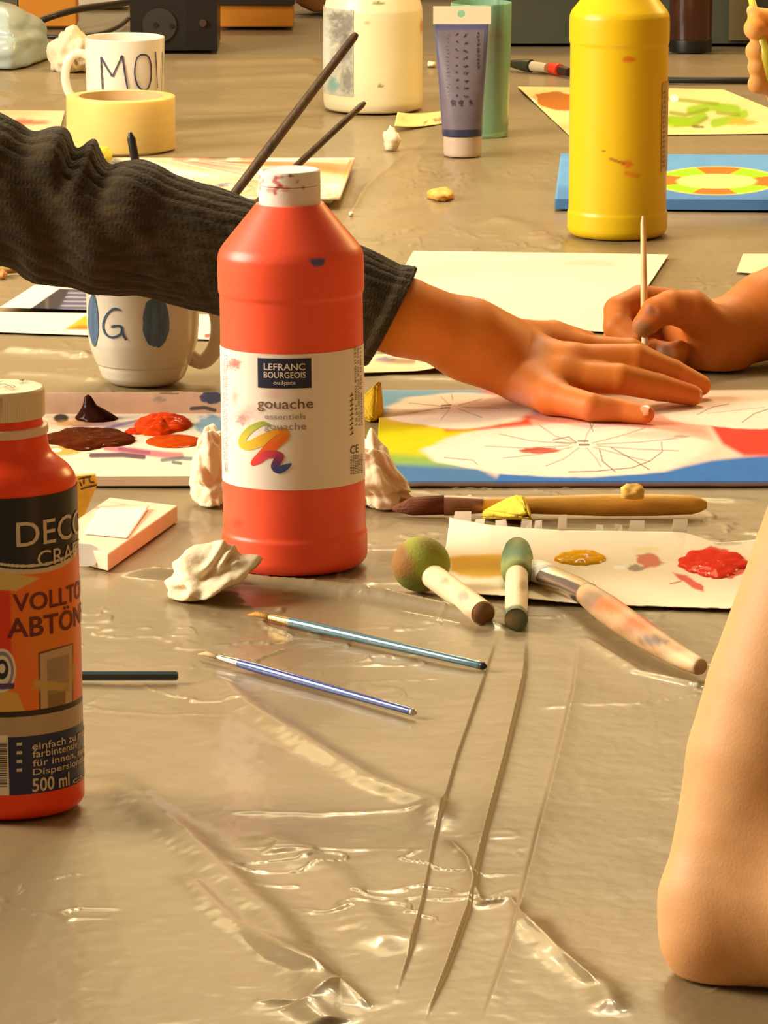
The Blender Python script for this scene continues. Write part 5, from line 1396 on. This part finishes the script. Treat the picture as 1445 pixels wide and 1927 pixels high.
paint_blob((1091, 1051, 47, 13, 0.0028, 0.0012, 14), wet('yellow_paint', (226, 164, 14)), 'glossy yellow puddle', par=tp, rough=0.3)
paint_blob((1342, 1062, 62, 24, 0.0030, 0.0012, 15), wet('red_paint', (226, 58, 40)), 'thick red smear', par=tp, edge=0.32, rough=0.35)
# torn tabs along the back edge, with punched holes between them
rng = random.Random(5)
tabs = [(852, 960, 886, 975), (890, 974, 910, 990), (932, 976, 955, 994), (978, 976, 1000, 998), (1004, 978, 1020, 1000), (1048, 968, 1066, 1000), (1120, 985, 1136, 1004), (1156, 985, 1172, 1004), (1182, 979, 1212, 1005), (1262, 976, 1292, 1007)]
parts = []
for x0, y0, x1, y1 in tabs:
    u = np.interp((x0 + x1) / 2, [p[0] for p in out_t], np.linspace(0, 1, len(out_t))); yt_ = np.interp((x0 + x1) / 2, [p[0] for p in out_t], [p[1] for p in out_t])
    Yq = PZ(0, yt_, 0.007)[1] + 0.0004; sk = rng.uniform(-3, 3)
    q = [PD(x0, yt_ + 4, Yq), PD(x1, yt_ + 4, Yq), PD(x1 + sk, y0 + rng.uniform(0, 3), Yq + 0.006), PD(x0 + sk + 3, y0 + rng.uniform(0, 3), Yq + 0.006)]
    V = [tuple(w) for w in q] + [(w[0], w[1] + 0.0005, w[2] - 0.0001) for w in q]
    parts.append((V, [(0, 1, 2, 3), (7, 6, 5, 4), (0, 4, 5, 1), (1, 5, 6, 2), (2, 6, 7, 3), (3, 7, 4, 0)]))
V, F = merge(*parts); mesh('torn_edge', V, F, mat('torn_paper', (248, 232, 204), 0.7), tp, smooth=False)

# round sponge dabbers
drift = mat('pale_dowel', rough=0.6, attr=True, bump=0.15, bscale=300)
def dowel(a, b, r, paint, parent, name='handle', n=28, m_=20):
    P = [lerp(a, b, t) for t in np.linspace(0, 1, m_)]; V, F = tube(P, r, n); P_ = Paint(V, (232, 206, 160)); P_.mottle(7, 9, 0.10, 3); paint(P_)
    o = mesh(name, V, F, drift, parent, colours=P_.c); return autosmooth(o, 50)
hc = PZ(792, 1062, 0.0165); d1 = thing('sponge_dabber', np.array([hc[0], hc[1], 0]), 'large round green-headed sponge dabber with a printed wooden handle', 'sponge dabber')
bm = bmesh.new(); bmesh.ops.create_uvsphere(bm, u_segments=48, v_segments=28, radius=1); V = np.array([v.co[:] for v in bm.verts]); F = [tuple(v.index for v in f.verts) for f in bm.faces]; bm.free()
V = V * np.array([.0172, .0165, .0162]) * (1 + 0.02 * fbm(V[:, 0] * 2, V[:, 1] * 2, V[:, 2] * 2, 3))[:, None] + hc
P_ = Paint(V, (152, 158, 52)); P_.mottle(26, 22, 0.2, 4); P_.ell(752, 1062, 24, 44, (150, 80, 40), 0.8, soft=0.5, wob=0.3); P_.ell(812, 1022, 34, 14, (150, 130, 54), 0.7, soft=0.5); P_.ell(770, 1100, 30, 16, (90, 110, 46), 0.6, soft=0.5)
mesh('sponge_head', V, F, mat('green_sponge', rough=0.8, attr=True, bump=0.2, bscale=600), d1, colours=P_.c)
def f(P):
    P.poly([(826, 1092), (838, 1084), (846, 1094), (834, 1102)], (160, 140, 110), 0.7, soft=2); P.poly([(858, 1118), (876, 1112), (884, 1126), (866, 1134)], (150, 120, 110), 0.6, soft=3, wob=4); P.ell(900, 1158, 24, 12, (150, 104, 60), 0.6, soft=0.5)
dowel(PZ(806, 1078, .0125), PZ(909, 1154, .0072), .0072, f, d1)
c = PZ(909.6, 1154.5, .0072); dvec = PZ(909, 1154, .0072) - PZ(806, 1078, .0125); dvec /= np.linalg.norm(dvec)
V, F = tube([c, c + dvec * 0.0004], .0063, 28); mesh('handle_end', V, F, mat('end_grain', (140, 96, 56), 0.7), d1)
hc = PZ(973, 1068, 0.0105); d2 = thing('sponge_dabber', np.array([hc[0], hc[1], 0]), 'small green-capped sponge dabber with a green-dipped handle end', 'sponge dabber')
a, b = PZ(973, 1062, .0105), PZ(971, 1166, .0066)
prof = [(-0.052, .0004), (-0.048, .0055), (-0.038, .0078), (-0.02, .0092), (-.002, .0098), (.012, .0096), (.024, .0088), (.030, .0070)]
dv = (b - a) / np.linalg.norm(b - a)
V, F = tube([a + dv * q[0] for q in prof[:]], [q[1] for q in prof], 40)
P_ = Paint(V, (150, 160, 92)); P_.poly([(930, 1020), (1010, 1020), (1010, 1044), (970, 1050), (930, 1058)], (96, 128, 92), 0.9, soft=3); P_.mottle(12, 14, 0.1, 6); P_.ell(990, 1088, 20, 20, (110, 130, 72), 0.6, soft=0.5)
mesh('sponge_head', V, F, mat('green_sponge_small', rough=0.75, attr=True, bump=0.2, bscale=600), d2, colours=P_.c)
def f(P): P.poly([(948, 1146), (962, 1140), (978, 1138), (996, 1150), (996, 1190), (948, 1190)], (62, 84, 60), 0.95, soft=1.5, wob=4); P.ell(985, 1102, 8, 10, (120, 80, 40), 0.6, soft=0.6)
dowel(a + dv * 0.026, b, .0066, f, d2)

# flat brush with an orange-stained handle
orm = mat('stained_handle', rough=0.55, attr=True, bump=0.15, bscale=250)
fb = thing('paintbrush', PZ(1160, 1180), 'flat brush with white bristles, shiny ferrule and orange-stained handle', 'paintbrush')
P = [PZ(x, y, z) for x, y, z in ((1098, 1114, 0.0102), (1120, 1130, 0.0110), (1150, 1152, 0.0112), (1190, 1180, 0.0110), (1240, 1212, 0.0092), (1285, 1238, 0.0074), (1312, 1252, 0.0068), (1320, 1256, 0.0066))]
P = catmull(P, 40); rr = np.interp(np.linspace(0, 1, 40), [0, .1, .25, .45, .7, .9, .97, 1], [.0062, .0072, .0082, .0080, .0062, .0048, .0040, .0018])
V, F = tube(P, rr, 30); P_ = Paint(V, (196, 152, 104)); P_.mottle(12, 10, 0.2, 8)
P_.ell(1118, 1128, 26, 18, (130, 100, 74), 0.8, soft=0.5); P_.ell(1150, 1140, 26, 15, (222, 104, 36), 0.9, soft=0.5, wob=0.4); P_.ell(1205, 1172, 30, 15, (218, 96, 36), 0.8, soft=0.5, wob=0.4); P_.ell(1180, 1185, 20, 10, (150, 90, 50), 0.6, soft=0.6)
P_.ell(1228, 1206, 22, 10, (96, 80, 68), 0.8, soft=0.6, wob=0.7); P_.ell(1290, 1240, 40, 14, (226, 200, 150), 0.8, soft=0.4)
autosmooth(mesh('handle', V, F, orm, fb, colours=P_.c), 50)
V, F = tube([PZ(1036, 1085, 0.0092), PZ(1050, 1091, 0.0094), PZ(1078, 1103, 0.0100), PZ(1106, 1119, 0.0106)], [.0094, .0092, .0082, .0072], 30, [0.62, 0.62, 0.75, 0.95], (0, 0, 1))
autosmooth(mesh('ferrule', V, F, steel, fb), 50)
V, F = tube([PZ(1000, 1070, 0.0074), PZ(1006, 1073, 0.0080), PZ(1022, 1079, 0.0088), PZ(1038, 1086, 0.0092)], [.0084, .0104, .0100, .0090], 30, [0.40, 0.62, 0.62, 0.6], (0, 0, 1))
mesh('bristles', V, F, mat('white_bristle', (250, 242, 228), 0.6, bump=0.9, bscale=800, stretch=(0.15, 1, 1)), fb)

def thin_brush(p0, p1, zz, r, m, label, ferr, hair, fm, hm, tipm=None):
    a, b = PZ(*p0, zz), PZ(*p1, zz)
    t = thing('paintbrush', np.array([*((a + b) / 2)[:2], 0]), label, 'paintbrush')
    q = lambda s: lerp(a, b, s)
    V, F = tube([q(ferr), q(ferr + .1), q(.45), q(.8), q(.985), q(1)], [r * .95, r * 1.12, r * 1.05, r * .85, r * .8, r * .4], 20); autosmooth(mesh('handle', V, F, m, t), 50)
    V, F = tube([q(hair), q(hair + .02), q(ferr + .01)], [r * .62, r * .72, r * .98], 20); autosmooth(mesh('ferrule', V, F, fm, t), 50)
    V, F = tube([q(0) - np.array([0, 0, zz * .5]), q(hair * .4), q(hair + .005)], [0.0002, r * .55, r * .6], 14); mesh('bristles', V, F, hm, t)
    if tipm is not None:
        V, F = tube([q(.982), q(.992), q(1.003)], [r * .88, r * .82, r * .35], 20); mesh('handle_tip', V, F, tipm, t)
hair_y = mat('golden_bristle', (196, 140, 50), 0.7, bump=0.5, bscale=900)
thin_brush((465, 1152), (913, 1254), .0032, .0027, mat('teal_lacquer', (84, 118, 128), 0.16, coat=0.6), 'thin brush with a teal-grey handle and golden bristles, the upper one before the red bottle', .18, .10, gold, hair_y, mat('dark_tip', (40, 40, 44), 0.4))
thin_brush((372, 1226), (781, 1341), .0030, .0024, mat('blue_lacquer', (58, 78, 150), 0.16, coat=0.6), 'thin brush with a blue handle and white bristles, the lower one before the red bottle', .19, .10, steel, mat('cream_bristle', (200, 170, 120), 0.7), steel)
a, b = PZ(60, 1272, .0031), PZ(334, 1272, .0031)
pn = thing('pencil', np.array([*((a + b) / 2)[:2], 0]), 'dark teal pencil end sticking out behind the tinting-paint bottle', 'pencil')
V, F = tube([a, lerp(a, b, .5), lerp(a, b, .985), b], [.0026, .0026, .0026, .0023], 6); autosmooth(mesh('pencil_body', V, F, mat('teal_pencil', (52, 76, 80), 0.3), pn), 25)
V, F = tube([b, b + np.array([.0004, 0, 0])], .0014, 10); mesh('pencil_core', V, F, mat('pencil_core_wood', (190, 130, 80), 0.7), pn)

# ================================================================== people
skin = mat('skin', rough=0.52, attr=True, bump=0.08, bscale=700, spec=0.25, sss=0.08, sssr=(0.010, 0.0035, 0.0015), vary=0.05, vscale=60)
nailm = mat('fingernail', (232, 164, 120), 0.25, coat=0.3)
def skin_colours(V, base, spots):
    P = Paint(V, base); P.mottle(26, 26, 0.05, 3)
    for cx, cy, rx, ry, col, a in spots: P.ell(cx, cy, rx, ry, col, a, soft=0.7, wob=0.25)
    return P.c
def mm_(v): return v / 1000.0
def nail(p, d, up, w, l, parent):
    """fingernail plate: centre, finger direction, outward normal"""
    d = d / np.linalg.norm(d); up = up - d * (up @ d); up /= np.linalg.norm(up); s = np.cross(d, up)
    a, t = np.meshgrid(np.linspace(-1, 1, 13), np.linspace(-1, 1, 13), indexing='ij')
    sq = np.sqrt(np.clip(1 - 0.5 * t ** 4, 0, 1)); wx = a * w * sq * (1 - 0.08 * t)
    top = p + wx[..., None] * s + (t * l)[..., None] * d - ((a ** 2) * w * 0.45 + 0.0 * t)[..., None] * up
    V = top.reshape(-1, 3); V2 = V - up * 0.0006; F = quads(13, 13)
    mesh('fingernail', np.vstack([V, V2]), [tuple(f) for f in F] + [tuple(f + 169)[::-1] for f in F], nailm, parent)

# ---- arm in the knitted sleeve, hand flat on the painting
def PH(x, y, Y): return PD(x, y, Y)
wrist = PH(885, 640, 3.795)
hand1 = [
    (0.012, [(PH(640, 560, 3.78), .0275), (PH(760, 597, 3.78), .0275), (PH(830, 618, 3.79), .0250), (wrist, .0222), (PH(960, 668, 3.815), .0195)]),
    (0.016, [(wrist, .0215), (PH(985, 664, 3.822), .0150), (PZ(1075, 678, .036), .0112)]),
    (0.016, [(wrist, .0200), (PH(985, 690, 3.806), .0150), (PZ(1060, 708, .027), .0112)]),
    (0.016, [(wrist, .0190), (PH(975, 716, 3.785), .0150), (PZ(1040, 748, .0160), .0118)]),
    (0.016, [(wrist, .0200), (PH(985, 650, 3.845), .0140), (PH(1085, 658, 3.862), .0110)]),
    (0.006, [(PZ(1040, 748, .0160), .0115), (PZ(1112, 766, .0142), .0095), (PZ(1168, 773, .0116), .0080), (PZ(1213, 779, .0105), .0068)]),
    (0.006, [(PZ(1060, 708, .027), .0112), (PZ(1165, 713, .026), .0106), (PZ(1240, 729, .0180), .0094), (PZ(1302, 744, .0112), .0074)]),
    (0.006, [(PZ(1075, 678, .036), .0112), (PZ(1195, 676, .036), .0108), (PZ(1265, 702, .0240), .0096), (PZ(1318, 725, .0128), .0074)]),
    (0.006, [(PH(1085, 658, 3.862), .0108), (PH(1185, 664, 3.866), .0104), (PH(1250, 696, 3.866), .0090), (PH(1296, 722, 3.862), .0074)]),
    (0.010, [(PH(945, 644, 3.83), .0140), (PH(1040, 636, 3.868), .0125), (PH(1100, 650, 3.885), .0105), (PH(1128, 668, 3.892), .0085)]),
]
def crease1(P, d):
    # knuckle folds and tendons
    for a, b, r in ((PZ(1160, 694, .038), PZ(1172, 698, .036), .0014), (PZ(1150, 694, .038), PZ(1160, 699, .037), .0012)):
        d = -smin(-d, seg_d(P, a, b, r, r), 0.003)
    return d
V, F = flesh(hand1, 0.0011, None, crease1)
V = relax(V, F, 2, 0.4); V[:, 2] = np.maximum(V[:, 2], 0.0046)
person = thing('person', PH(430, 780, 3.78) * np.array([1, 1, 0]), 'person reaching in from the left in an olive ribbed knit sleeve, palm on the painting', 'person')
c_ = skin_colours(V, (212, 122, 44), [(985, 725, 60, 36, (206, 108, 56), 0.4), (1060, 765, 80, 26, (214, 106, 54), 0.4), (1190, 776, 50, 18, (212, 102, 50), 0.4), (1290, 735, 40, 24, (216, 96, 44), 0.5), (975, 752, 26, 16, (180, 150, 150), 0.35), (1110, 775, 60, 10, (218, 106, 80), 0.4), (1120, 660, 40, 14, (210, 110, 50), 0.4)])
arm1 = mesh('arm', V, F, skin, person, colours=c_)
for tip, prev, w, l in ((PZ(1213, 779, .0105), PZ(1168, 773, .0116), .0048, .0056), (PZ(1302, 744, .0112), PZ(1240, 729, .0180), .0050, .0058)):
    d = tip - prev; d /= np.linalg.norm(d); up = np.array([0.10, -0.75, 0.66]); up = up - d * (up @ d); up /= np.linalg.norm(up)
    nail(tip - d * .0012 + up * .0069, d, up, w, l, arm1)
# sleeve
sl_px = [(-420, 270, 160), (-110, 330, 150), (0, 366, 137), (75, 385, 131), (150, 408, 124), (230, 428, 120), (300, 447, 116), (400, 474, 113), (500, 505, 109), (600, 545, 104), (680, 575, 99), (735, 593, 94)]
SP = np.array([np.r_[PD(x, y, 3.79 - 0.00001 * x), r / 2750.0] for x, y, r in sl_px]); SP = catmull(SP, 420)
nA = 300; T = np.gradient(SP[:, :3], axis=0); T /= np.linalg.norm(T, axis=1)[:, None]
A = np.linspace(0, 2 * math.pi, nA, endpoint=False); t_ = np.linspace(0, 1, 420)
Vs = []
def g1(x, m, s): return np.exp(-((x - m) / s) ** 2)
for i in range(420):
    u = np.array([0, 0, 1.0]); u = u - T[i] * (u @ T[i]); u /= np.linalg.norm(u); w = np.cross(T[i], u)     # A=0 is up, A=pi/2 towards w
    px = np.interp(t_[i], np.linspace(0, 1, 420), proj(SP[:, :3])[0])
    up_ = np.cos(A); 
    tw = A + 0.25 * math.sin(i * 0.02)
    rib = 0.0013 * np.abs(np.sin(tw * 13 + 0.5 * math.sin(i * 0.03))) ** 0.7 - 0.0006 + 0.00022 * np.sin(i * 1.5 + 5 * np.sin(tw * 26))
    fold = 0.0075 * g1(px, 72 , 24) * sstep(0.35, 0.95, up_) + 0.005 * g1(px, 138, 17) * sstep(0.45, 0.98, up_) - 0.0075 * g1(px, 108, 14) * sstep(0.2, 0.9, up_)
    fold = fold - 0.004 * g1(px, 180, 16) * sstep(0.0, 0.9, up_) + 0.005 * g1(px + 40 * (1 - up_), 250, 60)
    dia = 0.0042 * fbm(np.cos(A) * 1.4 + px / 150.0, np.sin(A) * 1.4, px / 120.0, 8, 3) + 0.0028 * np.sin(px / 22.0 + 2.6 * np.cos(A) + 1.2 * np.sin(2 * A)) * g1(px, 120, 110)
    cuff = 0.0022 * sstep(0.955, 0.985, t_[i]) * (1 + 0.7 * fbm(np.cos(A) * 3, np.sin(A) * 3, 3, 5, 2)) + 0.0026 * g1(px, 742, 9) * sstep(0.5, 0.95, up_) * (1 + 0.8 * np.sin(A * 9))
    r = SP[i, 3] + rib + fold + dia + cuff
    slant = 0.0
    c = SP[i, :3] + T[i] * (0.006 * up_ * sstep(0.80, 1.0, t_[i]))[:, None]
    Vs.append(c + r[:, None] * (np.cos(A)[:, None] * u + np.sin(A)[:, None] * w))
# turned-in cuff edge
last = Vs[-1]; cen = SP[-1, :3]
for q, dx in ((0.97, .0015), (0.90, .0005), (0.84, -.004), (0.80, -.03)): Vs.append(cen + (last - cen) * q + T[-1] * dx)
V = np.stack(Vs, 1).reshape(-1, 3); nT = len(Vs)
knit = mat('olive_knit', (56, 42, 13), 0.95, bump=0.8, bscale=330, vary=0.5, vscale=150, stretch=(0.3, 1, 1), sheen=0.05)
mesh('sleeve', V, quads(nA, nT, True), knit, person)

# ---- right-hand person painting with a thin wooden stick
h2 = [
    (0.012, [(PH(1900, 470, 4.10), .0400), (PH(1560, 552, 4.03), .0370), (PH(1445, 594, 4.00), .0325), (PH(1385, 622, 3.985), .0265), (PH(1335, 638, 3.975), .0225)]),
    (0.014, [(PH(1345, 640, 3.972), .0225), (PH(1300, 622, 3.985), .0210), (PH(1262, 578, 4.00), .0115)]),
    (0.014, [(PH(1345, 650, 3.970), .0200), (PH(1290, 640, 4.00), .0160), (PH(1262, 600, 4.01), .0115)]),
    (0.014, [(PH(1360, 665, 3.965), .0150), (PH(1310, 668, 3.975), .0120), (PH(1290, 655, 3.985), .0110)]),
    (0.003, [(PH(1262, 572, 4.00), .0115), (PH(1205, 564, 3.992), .0107), (PH(1164, 585, 3.978), .0108), (PH(1162, 615, 3.965), .0104), (PH(1196, 643, 3.953), .0088)]),
    (0.003, [(PH(1262, 600, 4.01), .0110), (PH(1175, 590, 4.00), .0108), (PH(1160, 640, 3.985), .0100), (PH(1172, 668, 3.972), .0092), (PH(1205, 668, 3.962), .0080)]),
    (0.003, [(PH(1290, 640, 4.00), .0105), (PH(1215, 655, 3.985), .0095), (PH(1232, 662, 3.962), .0088), (PH(1252, 664, 3.952), .0082)]),
    (0.003, [(PH(1300, 665, 3.985), .0100), (PH(1245, 688, 3.970), .0088), (PH(1268, 680, 3.955), .0082), (PH(1276, 660, 3.949), .0078)]),
    (0.008, [(PH(1345, 622, 3.962), .0155), (PH(1302, 585, 3.948), .0148), (PH(1262, 578, 3.940), .0122), (PH(1235, 588, 3.937), .0112), (PH(1212, 612, 3.938), .0086)]),
]
def crease2(P, d):
    for a, b, r in ((PH(1225, 574, 3.926), PH(1232, 586, 3.925), .0011), (PH(1274, 606, 3.931), PH(1296, 598, 3.932), .0014)): d = -smin(-d, seg_d(P, a, b, r, r), 0.003)
    return d
V, F = flesh(h2, 0.0011, None, crease2); V = relax(V, F, 2, 0.4)
V[:, 2] = np.maximum(V[:, 2], 0.0012)
person2 = thing('person', PH(1420, 690, 3.98) * np.array([1, 1, 0]), 'person reaching in from the right with a bare forearm, pinching a thin wooden stick', 'person')
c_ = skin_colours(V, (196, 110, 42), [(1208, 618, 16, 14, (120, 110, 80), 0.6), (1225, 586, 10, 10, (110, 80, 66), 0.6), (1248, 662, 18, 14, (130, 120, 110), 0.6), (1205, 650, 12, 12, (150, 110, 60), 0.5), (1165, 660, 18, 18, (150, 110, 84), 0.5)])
arm2 = mesh('arm', V, F, skin, person2, colours=c_)
a, b = PH(1213, 664, 3.934), PH(1210, 407, 3.965)
stk = thing('paintbrush', (a + b) / 2, 'thin pale wooden stick held upright between thumb and finger', 'paintbrush')
V, F = tube([lerp(a, b, t) for t in (0.12, 0.3, 0.6, 0.95, 1.0)], [.0026, .0025, .0023, .0019, .0010], 16)
autosmooth(mesh('handle', V, F, mat('pale_stick_wood', (228, 190, 130), 0.5, vary=0.2, vscale=200, stretch=(1, 1, .1)), stk), 50)
V, F = tube([a, lerp(a, b, .05), lerp(a, b, .13)], [.0008, .0022, .0024], 14); mesh('tip', V, F, mat('stick_tip', (226, 196, 160), 0.7), stk)

# ---- fist at the upper right holding a yellow-green brush
h3 = [
    (0.012, [(PD(1500, 95, 4.80), .034), (PD(1560, 120, 4.82), .032), (PD(1640, 190, 4.85), .030), (PD(1900, 250, 4.9), .034)]),
    (0.004, [(PD(1500, 62, 4.80), .0120), (PD(1440, 50, 4.775), .0098), (PD(1420, 54, 4.755), .0096)]),
    (0.004, [(PD(1500, 98, 4.80), .0120), (PD(1445, 95, 4.775), .0098), (PD(1423, 96, 4.755), .0095)]),
    (0.004, [(PD(1500, 128, 4.80), .0110), (PD(1445, 128, 4.775), .0092), (PD(1425, 126, 4.755), .0086)]),
    (0.004, [(PD(1510, 165, 4.80), .0110), (PD(1450, 162, 4.775), .0090), (PD(1425, 158, 4.755), .0085)]),
    (0.005, [(PD(1500, 70, 4.79), .0130), (PD(1450, 36, 4.765), .0092), (PD(1422, 28, 4.76), .0066), (PD(1415, 20, 4.76), .0050)]),
    (0.010, [(PD(1500, 160, 4.79), .0150), (PD(1470, 186, 4.785), .0110), (PD(1520, 210, 4.79), .018)]),
]
V, F = flesh(h3, 0.0014, None); V = relax(V, F, 2, 0.4)
person3 = thing('person', PD(1500, 300, 4.8) * np.array([1, 1, 0]), 'person at the upper right edge with a fist closed on a yellow-green brush', 'person')
c_ = skin_colours(V, (240, 176, 100), [(1440, 40, 40, 16, (236, 140, 40), 0.8), (1425, 160, 20, 16, (236, 170, 96), 0.5)])
arm3 = mesh('arm', V, F, skin, person3, colours=c_)
a, b = PD(1452, 150, 4.738), PD(1408, -25, 4.775)
fbn = thing('paintbrush', (a + b) / 2, 'yellow-green brush handle held in the fist at the upper right', 'paintbrush')
V, F = tube([lerp(a, b, t) for t in (0, .3, .7, 1)], [.0040, .0040, .0034, .0028], 16); mesh('handle', V, F, mat('yellow_green_lacquer', (206, 190, 60), 0.3), fbn)

# ---- bare arm with the elbow on the table
Ye = 2.375
h4 = [
    (0.02, [(PD(1372, 1752, Ye - .008), .0205), (PD(1420, 1690, Ye), .0345), (PD(1455, 1560, Ye + .01), .0425), (PD(1478, 1440, Ye + .015), .0440), (PD(1517, 1320, Ye + .02), .0450), (PD(1590, 1080, Ye + .03), .0420), (PD(1680, 800, Ye + .04), .040), (PD(1780, 480, Ye + .05), .038)]),
    (0.03, [(PD(1325, 1752, Ye - .006), .0130), (PD(1322, 1690, Ye - .002), .0125)]),
    (0.03, [(PD(1400, 1765, Ye - .008), .0190), (PD(1560, 1740, Ye - .02), .034), (PD(1720, 1640, Ye - .06), .040)]),
]
V, F = flesh(h4, 0.0018, None); V = relax(V, F, 3, 0.5)
zmin = V[:, 2].min(); V[:, 2] = np.where(V[:, 2] < 0.001, 0.001 + (V[:, 2] - 0.001) * 0.03, V[:, 2])
person4 = thing('person', PD(1430, 1840, Ye) * np.array([1, 1, 0]), 'person at the right edge leaning a bare elbow on the plastic sheet', 'person')
c_ = skin_colours(V, (236, 172, 112), [(1340, 1770, 60, 50, (236, 160, 100), 0.4)])
mesh('arm', V, F, skin, person4, colours=c_)
